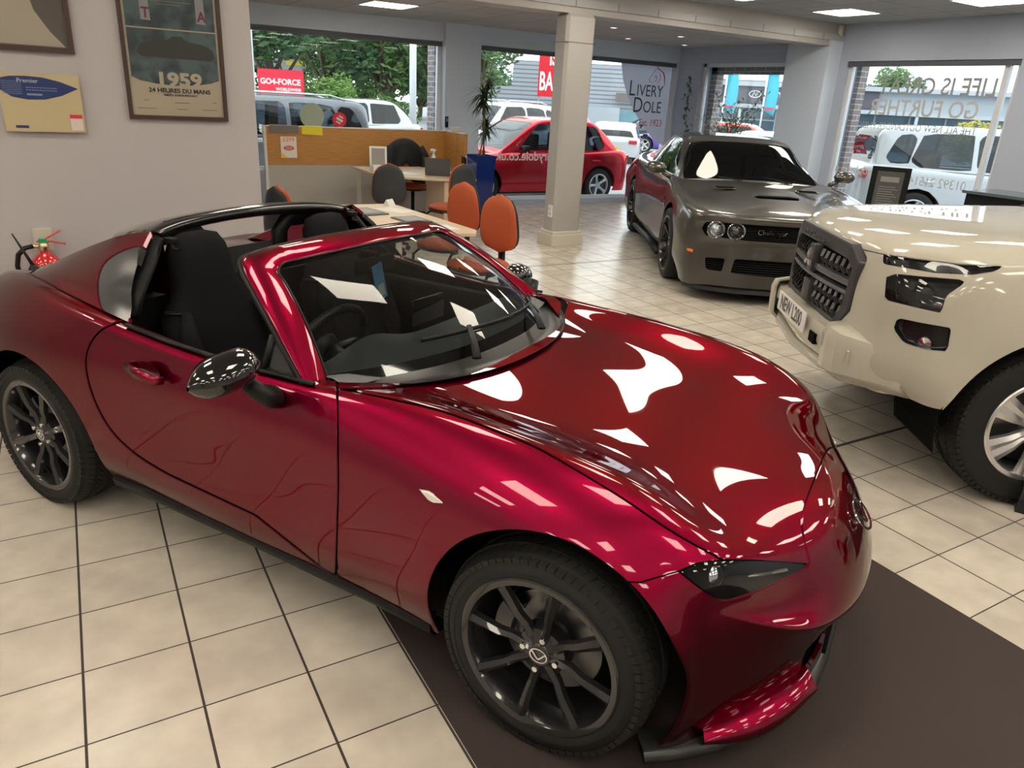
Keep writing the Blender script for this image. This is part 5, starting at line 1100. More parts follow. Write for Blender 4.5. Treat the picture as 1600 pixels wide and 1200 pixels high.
# window stickers
s1 = MB(); s1.prism([(.175 * math.cos(a), .175 * math.sin(a)) for a in np.linspace(0, 2 * PI, 33)[:-1]], 0, .003, M=Matrix(((1, 0, 0), (0, 0, -1), (0, 1, 0)))); o = s1.obj('window_sticker', mat('sticker_back', (.42, .50, .40), .6)); o.location = (3.27, 8.09, 1.31); tag(o, 'large pale green round sticker on the left window', 'sticker')
s1 = MB(); s1.prism([(.105 * math.cos(a), .105 * math.sin(a)) for a in np.linspace(0, 2 * PI, 33)[:-1]], 0, .003, M=Matrix(((1, 0, 0), (0, 0, -1), (0, 1, 0)))); o = s1.obj('window_sticker', mat('sticker_red', (.70, .03, .06), .5)); o.location = (3.67, 8.09, 1.27); tag(o, 'small red round sticker with white centre on the left window', 'sticker')
q = MB(); Rr_ = Matrix.Rotation(.5, 3, 'Y'); q.box((0, -.005, .0), (.10, .002, .035), M=Rr_); q.box(Rr_ @ Vector((0, -.005, -.045)), (.07, .002, .02), M=Rr_); q.box(Rr_ @ Vector((0, -.005, .045)), (.07, .002, .02), M=Rr_); q.obj('sticker_print', mat('sticker_white', (.7, .78, .8), .5), o)
# desks
def slab(poly, z, t): q = MB(); q.prism(poly, z - t, z); return q
d1 = thing('office_desk', 'pale beech office desk with a laptop, against the oak partition', 'desk', (4.0, 6.1, 0)); P_ = [(-.56, .75), (-.56, -.32), (-.46, -.40), (-.03, -.72), (.13, -.78), (.52, -.78), (.62, .75)]; o = slab(P_, .73, .028).obj('tabletop', BEECH, d1); mod_bev(o, .004)
for c, s_ in (((-.51, -.20, .35), (.045, .045, .70)), ((-.42, -.33, .35), (.05, .05, .70)), ((-.51, .65, .35), (.045, .045, .70))): q = MB(); q.box(c, s_); q.obj('leg', WTRIM, d1)
q = MB(); q.box((.29, -.45, .35), (.36, .56, .70)); q.box((.29, -.735, .35), (.38, .02, .70)); q.obj('side_panel', BEECH, d1)
d2 = thing('office_desk', 'pale beech desk with folders, close behind the red sports car', 'desk', (2.42, 2.72, 0)); P_ = [(-.32, .75), (-.28, -.72), (.33, -.82), (.40, -.70), (.27, .75)]; o = slab(P_, .73, .028).obj('tabletop', BEECH, d2); mod_bev(o, .004)
for c in ((-.25, .68), (.22, .68), (-.22, -.65), (.27, -.70)): q = MB(); q.tube([(c[0], c[1], 0), (c[0], c[1], .705)], .024, 12); q.obj('leg', WTRIM, d2, smooth=True, sharp=40)
q = MB(); q.box((0, .66, .46), (.45, .02, .40)); q.obj('modesty_panel', BEECH, d2)
# things on the desks
def simple(name, label, cat, parts, loc, rz=0, group=None):
    t = thing(name, label, cat, loc, rz, group)
    for nme, b, m in parts: b.obj(nme, m, t, smooth=True, sharp=40)
    return t
LG = mat('laptop_grey', (.11, .12, .13), .35, .5); q1 = MB(); q1.box((0, 0, .008), (.32, .22, .014), bev=.003); q2 = MB(); Ml_ = Matrix.Rotation(-.25, 3, 'X'); q2.box(Vector((0, .11, .015)) + Ml_ @ Vector((0, 0, .105)), (.32, .008, .21), M=Ml_); q3 = MB(); q3.box((0, .0, .016), (.27, .10, .002))
simple('laptop', 'open grey laptop on the desk by the partition, seen from behind', 'laptop', [('base', q1, LG), ('screen', q2, LG), ('keyboard', q3, BLK)], (4.22, 5.78, .73), 2.55)
FD = mat('folder_grey', (.10, .11, .11), .5)
for k, (x, y, rz, sz, m_, lb) in enumerate(((2.26, 3.0, .2, (.26, .36, .012), FD, 'dark grey folder lying open on the near desk, left one'), (2.50, 2.55, .12, (.22, .30, .010), FD, 'dark grey folder lying at the middle of the near desk'), (2.56, 3.06, .5, (.19, .30, .003), mat('sheet_white', (.66, .66, .64), .6), 'white sheets fanned out beside the dark folders on the near desk'), (2.62, 2.18, .1, (.15, .21, .002), mat('sheet_white', (.66, .66, .64), .6), 'white booklet near the car end of the near desk'))):
    q = MB(); q.box((0, 0, sz[2] / 2), sz); q2 = MB(); q2.box((.0, .02, sz[2] + .001), (sz[0] * .8, sz[1] * .7, .001)); simple('folder' if k < 2 else 'paper', lb, 'folder' if k < 2 else 'paper', [('cover', q, m_)] + ([('page', q2, mat('page_grey', (.30, .31, .31), .6))] if k < 2 else []), (x, y, .73), rz)
q = MB(); q.prism([(-.035, 0), (.035, 0), (0, .055)], -.05, .05, M=Matrix(((0, 0, 1), (1, 0, 0), (0, 1, 0)))); simple('desk_sign', 'small white tent sign on the far end of the near desk', 'sign', [('card', q, mat('sheet_white', (.66, .66, .64), .6))], (2.62, 3.36, .73), .6)
q = MB(); q.box((0, 0, .002), (.22, .30, .003)); simple('paper', 'white sheet on the desk in front of the laptop', 'paper', [('sheet', q, mat('sheet_white', (.66, .66, .64), .6))], (3.88, 5.95, .73), .5)
q1 = MB(); q1.lathe([(0, 0), (.035, 0), (.04, .02), (.04, .11), (.03, .15), (.014, .18), (.013, .20)], 20); q2 = MB(); q2.box((0, 0, .22), (.03, .03, .035), bev=.004); q2.tube([(-.045, 0, .238), (.0, 0, .242), (.035, 0, .23)], .012, 8); q2.tube([(-.03, 0, .23), (-.05, 0, .20)], .004, 5); simple('spray_bottle', 'white spray bottle at the back of the desk by the oak panel', 'bottle', [('bottle_body', q1, mat('bottle_white', (.62, .62, .58), .3)), ('spray_head', q2, WHT)], (4.56, 6.72, .73))
q1 = MB(); q1.lathe([(0, 0), (.034, 0), (.036, .02), (.036, .13), (.015, .17), (.015, .19), (0, .19)], 20); simple('bottle', 'dark bottle left of the white spray bottle', 'bottle', [('bottle_body', q1, BLK)], (4.44, 6.80, .73))
q1 = MB(); Mf = Matrix.Rotation(-.2, 3, 'X'); q1.box(Mf @ Vector((0, 0, .15)), (.22, .02, .30), M=Mf); q2 = MB(); q2.box(Mf @ Vector((0, -.011, .15)), (.17, .004, .25), M=Mf); simple('photo_frame', 'white photo frame leaning on the desk left of the first chair', 'frame', [('frame', q1, WHT), ('photo', q2, mat('photo_grey', (.30, .29, .27), .4))], (3.62, 6.35, .73), -.3)
q1 = MB(); q1.box((0, 0, .04), (.14, .09, .08)); simple('card_holder', 'white card box on the left corner of the far desk', 'box', [('box', q1, WHT)], (3.54, 6.2, .73), .2)
q1 = MB(); q1.lathe([(0, 0), (.06, 0), (.06, .015), (.02, .02)], 20); q1.tube([(0, 0, .02), (.01, .0, .12), (-.02, 0, .20)], .008, 6); q2 = MB(); q2.box((-.02, 0, .20), (.07, .05, .11), bev=.015); simple('webcam', 'black webcam on a short stand beside the laptop', 'webcam', [('stand', q1, BLK), ('camera_head', q2, GBLK)], (4.50, 5.62, .73), .6)
# chairs
SEATO = mat('chair_orange', (.42, .082, .028), .7, bump=(700, .2, .0006)); SHELL = mat('chair_shell', (.022, .024, .028), .5)
def chair(label, loc, rz, base='cantilever', jacket=False, bz=0, grp=None):
    """faces local +y"""
    t = thing('office_chair', label, 'chair', loc, rz, grp)
    def pad(cx, cy, cz, w_, h_, th, tilt, vertical, taper=.75):
        rows = []
        for i, u in enumerate(np.linspace(0, 1, 13)):
            e = (1 - abs(2 * u - 1) ** 3.2) ** .5 if 0 < u < 1 else .05; ww = w_ * (.5 + .0) * e * ((1 - (1 - taper) * u) if vertical else 1.); r_ = []
            for k in range(16):
                a = 2 * PI * k / 16; X = ww * math.cos(a); T_ = th / 2 * math.sin(a) * e ** .5
                if vertical: r_.append((cx + X, cy + T_ - tilt * u - .03 * math.cos(PI * u) + .05 * (X / w_) ** 2 * 2, cz + h_ * u))
                else: r_.append((cx + X, cy - h_ / 2 + h_ * u, cz + T_))
            rows.append(r_ + [r_[0]])
        b = MB(); b.grid(rows); return b
    pad(0, .02, .475, .47, .45, .075, 0, False).obj('seat', SEATO, t, smooth=True); pad(0, .02, .445, .46, .44, .05, 0, False).obj('seat_shell', SHELL, t, smooth=True)
    pad(0, -.215, .535, .41, .455, .07, .05, True).obj('backrest', SEATO, t, smooth=True); pad(0, -.245, .54, .405, .445, .05, .05, True).obj('back_shell', SHELL, t, smooth=True)
    b = MB(); b.tube([(0, .0, .43), (0, -.22, .43), (0, -.285, .47), (0, -.285, .66)], .022, 8, flat=(1.6, .6)); b.obj('back_bar', BLK, t, smooth=True)
    b = MB()
    if base == 'cantilever':
        for s_ in (-1, 1): b.tube([(s_ * .21, -.20, .02), (s_ * .215, .0, .02), (s_ * .215, .17, .02), (s_ * .215, .22, .05), (s_ * .20, .20, .38), (s_ * .18, .14, .425), (s_ * .17, -.1, .43)], .0125, 10)
        b.tube([(-.21, -.20, .02), (.21, -.20, .02)], .0125, 10)
        b.obj('chair_frame', BLK, t, smooth=True)
    else:
        b.tube([(0, 0, .08), (0, 0, .43)], .025, 12); b.obj('gas_column', BLK, t, smooth=True)
        for k in range(5):
            a = 2 * PI * k / 5 + .3; b = MB(); b.tube([(0, 0, .11), (.16 * math.cos(a), .16 * math.sin(a), .10), (.28 * math.cos(a), .28 * math.sin(a), .07)], [.028, .022, .016], 8); lg = b.obj('base_arm', BLK, t, smooth=True)
            b = MB(); b.lathe([(0, -.012), (.027, -.012), (.03, 0), (.027, .012), (0, .012)], 12, c=(.28 * math.cos(a), .28 * math.sin(a), .03), M=Matrix.Rotation(a, 3, 'Z') @ Matrix(((1, 0, 0), (0, 0, 1), (0, 1, 0)))); b.obj('castor', BLK, lg, smooth=True, sharp=40)
    return t
chair('orange chair seen from behind, dark shell back, first one left of the far desk', (3.12, 4.78, 0), -.2, 'castor')
chair('orange chair seen from behind, dark shell back, beside the blue plant pot', (3.92, 4.80, 0), .15)
chair('orange chair showing its front, tucked against the right side of the near desk', (2.93, 2.80, 0), 2.0)
chair('orange chair showing its front, nearest to the red car windscreen and column', (2.83, 1.97, 0), 2.0)
chair('orange chair wearing a dark jacket behind the far desk', (4.28, 6.78, 0), PI + .15, 'castor')
chair('orange chair at the near desk, only the top of its back showing over the car', (1.72, 2.82, 0), -1.25)
jk = thing('jacket', 'dark fleece jacket draped over the back of an orange chair at the far desk', 'jacket', (4.28, 6.78, 0), PI + .15); rows = []; JK = mat('jacket_black', (.014, .015, .018), .85, bump=(60, .4, .01))
for i, u in enumerate(np.linspace(-1, 1, 21)):
    a = abs(u); top_ = 1.07 - .16 * a ** 2.2; x = .29 * u; rows.append([(x * (.9 + .25 * (1 - s)), -.19 + .05 * math.sin(s * 3 + u * 4) * .3 - .04 * (1 - s) + (.03 if s < .5 else 0), top_ - (.52 if a > .45 else .30 - .3 * (a / .45 - 1) * 0 + .22 * (a / .45) ** 2) * (1 - s) * 1.0) for s in np.linspace(0, 1, 7)] + [(x, -.24, top_ + .012), (x, -.30, top_ - .03), (x * 1.05, -.31, top_ - .30), (x * 1.08, -.31, top_ - .52)])
q = MB(); q.grid(rows); o = q.obj('jacket_body', JK, jk, smooth=True); mod_solid(o, .018)
for s_ in (-1, 1): q = MB(); q.tube([(s_ * .24, -.20, .98), (s_ * .30, -.16, .86), (s_ * .31, -.14, .70), (s_ * .29, -.12, .56)], [.05, .055, .05, .045], 10); q.obj('sleeve', JK, jk, smooth=True)
q = MB(); q.box((-.20, -.105, .66), (.10, .004, .02)); q.box((-.20, -.105, .70), (.07, .004, .02)); q.obj('jacket_print', WHT, jk)
q1 = MB(); q1.lathe([(.0, 0), (.12, 0), (.15, .28), (.14, .28), (.12, .02)], 20); simple('waste_bin', 'yellow waste bin under the far desk', 'bin', [('bin_body', q1, mat('bin_yellow', (.70, .42, .02), .45))], (3.72, 6.05, 0))
# planters
def leaf_blade(q, o, d, L, w_, droop):
    d = Vector(d).normalized(); sd = d.cross(Vector((0, 0, 1))); sd = sd.normalized() if sd.length > .05 else Vector((1, 0, 0)); P = []; p = Vector(o); v = d.copy(); n = 4
    for i in range(n + 1):
        ww = w_ * (1 - (i / n) ** 1.5) + .001; P.append((p - sd * ww, p + sd * ww)); v = (v + Vector((0, 0, -droop))).normalized(); p = p + v * L / n
    b = len(q.V)
    for a, c in P: q.V += [tuple(a), tuple(c)]
    for i in range(n): q.F.append((b + 2 * i, b + 2 * i + 1, b + 2 * i + 3, b + 2 * i + 2)); q.mi.append(0)
BLU = mat('pot_blue', (.012, .035, .22), .12, coat=1.); SOIL = mat('soil', (.03, .02, .014), .9)
dp = thing('potted_dracaena', 'tall spiky-leaved plant in a square blue pot by the window pier', 'plant', (5.58, 7.22, 0)); q = MB(); h_ = .87
for (w0, w1, z0, z1) in ((.12, .165, 0, h_),):
    q.add([(-w0, -w0, z0), (w0, -w0, z0), (w0, w0, z0), (-w0, w0, z0), (-w1, -w1, z1), (w1, -w1, z1), (w1, w1, z1), (-w1, w1, z1), (-.16, -.16, z1), (.16, -.16, z1), (.16, .16, z1), (-.16, .16, z1), (-.15, -.15, .8), (.15, -.15, .8), (.15, .15, .8), (-.15, .15, .8)], [(0, 1, 5, 4), (1, 2, 6, 5), (2, 3, 7, 6), (3, 0, 4, 7), (4, 5, 9, 8), (5, 6, 10, 9), (6, 7, 11, 10), (7, 4, 8, 11), (8, 9, 13, 12), (9, 10, 14, 13), (10, 11, 15, 14), (11, 8, 12, 15), (3, 2, 1, 0)])
q.obj('pot', BLU, dp); q = MB(); q.box((0, 0, .80), (.29, .29, .02)); q.obj('soil', SOIL, dp)
heads = [((.02, .0, .81), (.03, -.02, 1.2), (-.03, -.05, 1.72), 110, .34), ((-.03, .02, .81), (.02, .05, 1.0), (.07, .02, 1.30), 110, .30), ((.05, 0, .81), (.02, .03, 1.3), (.09, .04, 1.93), 40, .26)]
LEAF = mat('leaf_dark', (.035, .065, .022), .5); BARK = mat('cane_bark', (.20, .15, .09), .8); qs = MB(); ql = MB()
for a, b_, c, n, L in heads:
    qs.tube([a, b_, c], [.013, .011, .009], 7)
    for k in range(n):
        an = random.uniform(0, 2 * PI); el = random.uniform(-.5, 1.1); leaf_blade(ql, Vector(c) + Vector((0, 0, random.uniform(-.16, .05))), (math.cos(an) * math.cos(el), math.sin(an) * math.cos(el), math.sin(el)), L * random.uniform(.6, 1.1), .012, .28)
qs.obj('stem', BARK, dp, smooth=True); ql.obj('leaves', LEAF, dp)
ft = thing('potted_ficus', 'slender small-leaved tree standing in the right-hand back window', 'plant', (9.55, 6.15, 0)); q = MB(); q.lathe([(0, 0), (.15, 0), (.20, .38), (.18, .38), (.17, .33), (0, .33)], 24); q.obj('pot', mat('pot_terracotta', (.35, .12, .06), .7), ft, smooth=True, sharp=40)
qs = MB(); ql = MB(); qs.tube([(0, 0, .33), (.01, .0, .9), (0, .01, 1.4)], [.018, .016, .012], 8)
for k in range(16):
    an = random.uniform(0, 2 * PI); z = random.uniform(1.0, 1.5); r_ = random.uniform(.25, .6); e = Vector((math.cos(an) * r_ * .7, math.sin(an) * r_ * 1.25, z + random.uniform(.2, .75))); m_ = e * .5 + Vector((0, 0, z * .45)); qs.tube([(0, 0, z), m_, e], [.007, .005, .002], 5)
    for j in range(26):
        t_ = random.random(); p = Vector((0, 0, z)).lerp(e, t_) + Vector([random.gauss(0, .055) for _ in range(3)]); a2 = random.uniform(0, 6.28); leaf_blade(ql, p, (math.cos(a2), math.sin(a2), random.uniform(-.6, .2)), .065, .013, .15)
qs.obj('stem', BARK, ft, smooth=True); ql.obj('leaves', mat('leaf_fresh', (.10, .17, .03), .5), ft)
tr_ = thing('climbing_plant', 'thin trailing plant climbing the corner beside the right-hand back window', 'plant', (9.80, 7.55, 0)); qs = MB(); ql = MB(); q = MB(); q.lathe([(0, 0), (.12, 0), (.15, .3), (.13, .3), (.12, .26), (0, .26)], 20); q.obj('pot', mat('pot_terracotta', (.35, .12, .06), .7), tr_, smooth=True, sharp=40)
Pz = [(.02 * math.sin(z * 7) - .0, -.10 + .05 * math.sin(z * 4), z) for z in np.linspace(.26, 2.2, 16)]; qs.tube(Pz, .005, 5)
for p in Pz:
    for j in range(5): a2 = random.uniform(0, 6.28); leaf_blade(ql, Vector(p) + Vector([random.gauss(0, .03) for _ in range(3)]), (math.cos(a2), math.sin(a2), -.3), .09, .02, .2)
qs.obj('stem', BARK, tr_, smooth=True); ql.obj('leaves', mat('leaf_mid', (.05, .10, .03), .5), tr_)
# price board stand, counter and black plinth on the right
st_ = thing('display_stand', 'black-framed information board on a stand before the right window', 'stand', (8.55, 2.48, 0), -.99); q = MB(); q.box((0, 0, .92), (.42, .03, .50)); q.obj('frame', BLK, st_); q = MB(); q.box((0, -.017, .92), (.29, .003, .40)); sh = q.obj('sheet', mat('sheet_dark', (.085, .085, .09), .35), st_)
q = MB(); rect(q, -.10, 1.00, .10, 1.06, -.020); [rect(q, -.11, .75 + .027 * k, .11 - .03 * (k % 3), .757 + .027 * k, -.020) for k in range(8)]; q.obj('printed_line', mat('line_pale', (.28, .28, .29), .5), sh); q = MB(); q.tube([(0, 0, .03), (0, 0, .68)], .02, 10); q.lathe([(0, 0), (.18, 0), (.18, .015), (.03, .03)], 24); q.obj('stand_base', BLK, st_, smooth=True, sharp=40)
ct = thing('reception_counter', 'black topped counter behind the cream pickup', 'counter', (8.75, .75, 0)); q = MB(); q.box((0, 0, .50), (.60, 1.5, 1.0)); q.obj('counter_body', mat('counter_dark', (.012, .014, .018), .3), ct); q = MB(); q.box((0, 0, 1.015), (.68, 1.56, .03)); q.obj('countertop', mat('counter_top', (.10, .13, .15), .2), ct)
pc = thing('pen_pot', 'pens standing in a dark pot on the black counter', 'pot', (8.6, .95, 1.03)); q = MB(); q.lathe([(0, 0), (.035, 0), (.035, .09), (.03, .09)], 14); q.obj('cup', BLK, pc); q = MB(); [q.tube([(.01 * k, 0, .02), (.03 * k - .01, .02 * k, .17)], .004, 5) for k in (-1, 0, 1)]; q.obj('pen', BLK, pc)
bp = thing('floor_board', 'black floor-standing board at the right edge beside the pickup wheel', 'board', (3.80, -1.655, 0), math.radians(-62)); q = MB(); q.box((.33, .02, .50), (.66, .035, .90)); q.obj('board_panel', mat('plinth_black', (.02, .02, .022), .4), bp); q = MB(); q.box((.33, .02, .03), (.67, .05, .06)); q.obj('board_foot', mat('plinth_foot', (.008, .008, .01), .5), bp)
# vinyls on the glass
LV = sheer_mat('vinyl_grey', (.66, .69, .76), .55); DG = mat('vinyl_dark', (.05, .065, .08), .5); VR = mat('vinyl_red', (.60, .04, .07), .5)
lv = thing('window_vinyl', 'grey curved window vinyl reading LIVERY DOLE Est. 1923 with a red horse head', 'sign'); yv = YB + .09
P_ = [(8.72, 2.39), (9.87, 2.39), (9.87, 1.02), (9.66, 1.10), (9.40, 1.30), (9.13, 1.58), (8.93, 1.85), (8.80, 2.1)]; q = MB(); q.prism([(x, z) for x, z in P_], -.001, .001, M=Matrix(((1, 0, 0), (0, 0, -1), (0, 1, 0))), c=(0, yv, 0)); vb = q.obj('vinyl_sheet', LV, lv)
def vM(x, z, y=yv - .004): return frameM((x, y, z), (1, 0, 0), (0, 0, 1))
for s_, sz, x, z, m_ in (('L', .37, 9.02, 1.965, DG), ('IVERY', .28, 9.43, 1.94, DG), ('D', .37, 9.185, 1.69, DG), ('OLE', .28, 9.52, 1.665, DG), ('Est. 1923', .17, 9.52, 1.40, VR)): text('vinyl_lettering', s_, sz, m_, vM(x, z), vb, .0005, sx=.86)
q = MB(); hz_ = [(9.42, 2.10), (9.38, 2.13), (9.40, 2.18), (9.46, 2.24), (9.50, 2.31), (9.56, 2.34), (9.62, 2.31), (9.69, 2.27), (9.73, 2.20), (9.74, 2.12), (9.76, 2.05)]; q.tube([(x, yv - .004, z) for x, z in hz_[4:]], [.004, .012, .02, .026, .024, .016, .004], 6, flat=(1, .15)); q.tube([(x, yv - .004, z) for x, z in hz_[:5]], .006, 6, flat=(1, .3)); q.tube([(x, yv - .004, z) for x, z in ((9.42, 2.10), (9.47, 2.10), (9.53, 2.12), (9.56, 2.18), (9.53, 2.22), (9.50, 2.17))], .007, 6, flat=(1, .3)); q.tube([(x, yv - .004, z) for x, z in ((9.53, 2.34), (9.56, 2.39), (9.58, 2.33))], .006, 6, flat=(1, .3)); q.tube([(x, yv - .004, z) for x, z in ((9.57, 2.09), (9.62, 2.13), (9.64, 2.2), (9.60, 2.25))], .008, 6, flat=(1, .3)); q.obj('horse_head', VR, vb)
at0(lv, (9.3, yv, 1.0))
VG = mat('vinyl_slate', (.34, .37, .38), .6); sv = thing('window_lettering', 'slogan lettering LIFE IS GREAT GO FURTHER on the right window, seen mirrored from inside', 'sign')
def rM(y, z): return frameM((XR + .09, y, z), (0, 1, 0), (0, 0, 1)) 
for s_, sz, y, z, m_ in (('LIFE IS GREAT', .30, 3.15, 2.115, VG), ('GO FURTHER', .29, 3.27, 1.84, mat('vinyl_pale', (.55, .58, .60), .6)), ('THE ALL NEW OUTLANDER PHEV', .125, 3.30, 1.60, VG), ('01392 215145', .17, 2.85, .93, mat('vinyl_pale', (.55, .58, .60), .6)), ('liverydole.co.uk', .17, 4.0, .98, mat('vinyl_pale', (.55, .58, .60), .6))): text('vinyl_lettering', s_, sz, m_, rM(y, z), sv, .0005, sx=.88, bold=.004 if sz > .2 else 0)
at0(sv, (XR + .09, 3.2, .9))
s2 = thing('window_lettering', 'pale dealer lettering low on the back window beside the plant', 'sign'); text('vinyl_lettering', 'liverydole.co.uk', .20, mat('vinyl_white', (.75, .78, .8), .5), frameM((6.95, yv - .002, .78), (-1, 0, 0), (0, 0, 1)), s2, .0005, bold=.003); at0(s2, (6.9, yv, .7))
# alarm keypad on the pier and little box on the partition top
kp = thing('wall_keypad', 'small black keypad on the window pier above the oak partition', 'keypad', (5.30, YB - .115, 1.30)); q = MB(); q.box((0, 0, 0), (.05, .02, .16), bev=.004); q.obj('keypad_body', BLK, kp, smooth=True, sharp=40); q = MB(); q.box((0, -.011, .03), (.035, .002, .05)); q.obj('display', mat('keypad_display', (.2, .22, .25), .3), kp)
sbx = MB(); sbx.box((0, 0, .035), (.14, .05, .07), bev=.004); o = sbx.obj('small_box', mat('box_cream', (.5, .48, .44), .5), None, smooth=True, sharp=40); o.location = (5.02, 6.98, 1.201); tag(o, 'small cream box on the right end of the oak partition', 'box')
# ================================================================ outside
ZG = -.12
gm = mat('asphalt', (.24, .25, .26), .85, noise=(1.2, (.30, .31, .32), .3, .7)); q = MB(); q.box((25, 20, ZG - .05), (260, 260, .1)); o = q.obj('ground', gm); struct(o); o.location.z = 0
pth = MB(); pth.box((4, 8.65, ZG + .02), (16, .8, .05)); pth.box((10.75, 0, ZG + .02), (.9, 17, .05)); struct(pth.obj('trim_kerb', mat('paving', (.45, .44, .42), .8)))
HIGH = glass_mat('tinted_car_glass', (.26, .32, .36), 1.6)
def out_car(name, label, cat, pos, hd, paint, L=4.2, Wd=1.78, H=1.5, style='hatch', lv=2, plate=None, rails=False, roofm=None, wheelr=.32, lamp_rear=True, alloy=None):
    t = thing(name, label, cat, (pos[0], pos[1], ZG), hd); w = Wd / 2; wbx = L * .62; fo = L * .20; f = fo; rr_ = -(L - fo); hb = H * .60; hh = H * .56; est = style in ('suv', 'estate')
    def C_(x, zc, cy, cz): return [(x, 0, zc), (x, cy * .35, zc), (x, cy * .70, zc - .01), (x, cy, cz)]
    top = [C_(f * .96, hh * .72, w * .70, hh * .68), C_(f * .80, hh * .88, w * .80, hh * .84), C_(f * .2, hh * .98, w * .86, hh * .95), C_(-L * .10, hb * 1.03, w * .90, hb), C_(-L * .25, hb, w * .93, hb), C_(-L * .45, hb, w * .94, hb * 1.02), C_(-L * .62, hb * 1.04, w * .93, hb * 1.05), C_(-L * .72, hb * 1.06, w * .90, hb * 1.08), C_(rr_ + .06, hb * 1.05, w * .80, hb * 1.06)]
    side = []
    for i, row in enumerate(top):
        x, cy, cz = row[3]; k = (.90 if i == 0 else .97 if i == 1 else 1.0 if i < len(top) - 1 else .93); side.append([(x, cy, cz), (x + (-.08 if i == 0 else 0), w * k * .985, cz * .86), (x + (-.10 if i == 0 else 0), w * k, cz * .62), (x + (-.08 if i == 0 else 0), w * k * .99, cz * .42), (x - (.05 if i == 0 else 0), w * k * .93, .22)])
    front = [[(f * 1.0, 0, z), (f * .99, w * .3, z), (f * .90, w * .58, z)] for z in (hh * .58, hh * .44, hh * .3, .2)]; rear = [[(rr_, 0, z), (rr_, w * .3, z), (rr_ + .02, w * .6, z)] for z in (hb * .88, hb * .65, hb * .42, .24)]
    k_ = Skin(top, side, front, rear, lv, 2); AR = [(0, wheelr, wheelr + .06), (-wbx, wheelr, wheelr + .06)]
    of = lambda V: np.where((V[:, 2] > hb * .93) & (V[:, 0] < -L * .14) & (V[:, 0] > rr_ + .25) & (np.abs(V[:, 1]) < w * .80), 1., -1.)
    panel('body', k_.region(far_from(AR), of), paint, t, .02)
    V, F, N = k_.region(lambda V: -far_from([(0, wheelr, wheelr + .055), (-wbx, wheelr, wheelr + .055)])(V)); mobj('wheel_well', V - N * .12, F, DRK, t, True)
    q = MB(); q.box((-wbx / 2, 0, .25), (L * .8, Wd * .8, .15)); q.box((-wbx / 2, 0, hb * .72), (L * .45, Wd * .8, .3)); [q.box((-L * (.30 + .25 * j), s_ * .36, hb + .12), (.14, .42, .42), bev=.05) for j in (0, 1) for s_ in (-1, 1)]; q.obj('interior', BLK, t)
    zr = H; xe = rr_ + (.12 if est else .30)
    prof = [(-L * .08, hb * 1.0), (-L * .14, hb + (H - hb) * .30), (-L * .27, H - .07), (-L * .36, H), (-L * .50, H + .01), (-L * (.66 if est else .60), H - .02), (xe + (.10 if est else .28), H - (.08 if est else .16)), (xe + .05, hb + (H - hb) * .45), (xe - .04, hb * 1.03)]
    sides = [[(-L * .175, hb + .05), (-L * .29, H - .10), (-L * .445, H - .09), (-L * .445, hb + .05)], [(-L * .46, hb + .05), (-L * .46, H - .09), (-L * .62, H - .12), (-L * .655, hb + .16), (-L * .64, hb + .07)]]
    if est: sides.append([(-L * .66, hb + .10), (-L * .635, H - .12), (-L * .70, H - .16), (-L * .735, hb + .2), (-L * .72, hb + .11)])
    greenhouse(t, prof, [(-L * .1, w * .80), (-L * .4, w * .74), (rr_, w * .70)], [(-L * .1, w * .90), (-L * .5, w * .95), (rr_, w * .84)], [(-L * .1, hb), (rr_, hb * 1.05)], sides, (-L * .10, -L * .27), (xe + .14, xe - .02), paint, HIGH, lv=2, crown=.012, crest=.04, roof_mat=roofm, depth=.015)
    for x in (0, -wbx):
        for sg in (-1, 1): wheel('w', wheelr, .20, wheelr * .66, 5, alloy or SIL, t, x, sg * (w - .12), sg, blade=(.10, .07), tread=False, dish=.03)
    if lamp_rear:
        for sg in (-1, 1):
            q = MB(); q.box((rr_ + .07, sg * w * .74, hb * .92), (.16, w * .30, .13), bev=.03); q.obj('tail_lamp', mat('tail_red', (.45, .01, .02), .15, coat=1.), t, smooth=True, sharp=50)
            q = MB(); q.box((f * .80, sg * w * .70, hh * .72), (.22, w * .30, .10), rz=-sg * .5, bev=.03); q.obj('headlamp', mat('head_clear', (.6, .65, .7), .1, .5), t, smooth=True, sharp=50)
    for sg in (-1, 1): q = MB(); q.box((-L * .19, sg * (w + .08), hb + .08), (.12, .17, .12), bev=.03); q.tube([(-L * .19, sg * (w - .06), hb), (-L * .19, sg * (w + .03), hb + .06)], .02, 6); q.obj('door_mirror', BLK, t, smooth=True, sharp=50)
    for sg in (-1, 1): q = MB(); [q.tube([(-L * a, sg * w * .995, hb * .87), (-L * a - .09, sg * (w + .03), hb * .87), (-L * a - .18, sg * w * .995, hb * .87)], .012, 6) for a in (.36, .57)]; q.obj('door_handle', paint if style != 'suv' else CHR, t, smooth=True)
    if rails:
        for sg in (-1, 1): q = MB(); q.tube([(-L * .30, sg * w * .66, H - .02), (-L * .34, sg * w * .66, H + .04), (-L * .62, sg * w * .66, H + .035), (-L * .68, sg * w * .66, H - .03)], .016, 6); q.obj('roof_rail', SIL, t, smooth=True)
    if plate: q = MB(); q.box((rr_ - .012, 0, hb * .62), (.01, .52, .11)); p_ = q.obj('rear_plate', mat('plate_yellow', (.75, .55, .03), .4), t); text('plate_lettering', plate, .09, INK, frameM((rr_ - .019, 0, hb * .62), (0, -1, 0), (0, 0, 1)), p_, .0005, sx=.85)
    return t
OW = mat('car_white', (.50, .51, .53), .22, coat=1.); OS = mat('car_silver', (.15, .16, .175), .3, .5, coat=1.); ORD = candy('car_red', (.25, .004, .012), (.60, .012, .03), .35); OD = mat('car_charcoal', (.06, .065, .075), .3, .5, coat=1.)
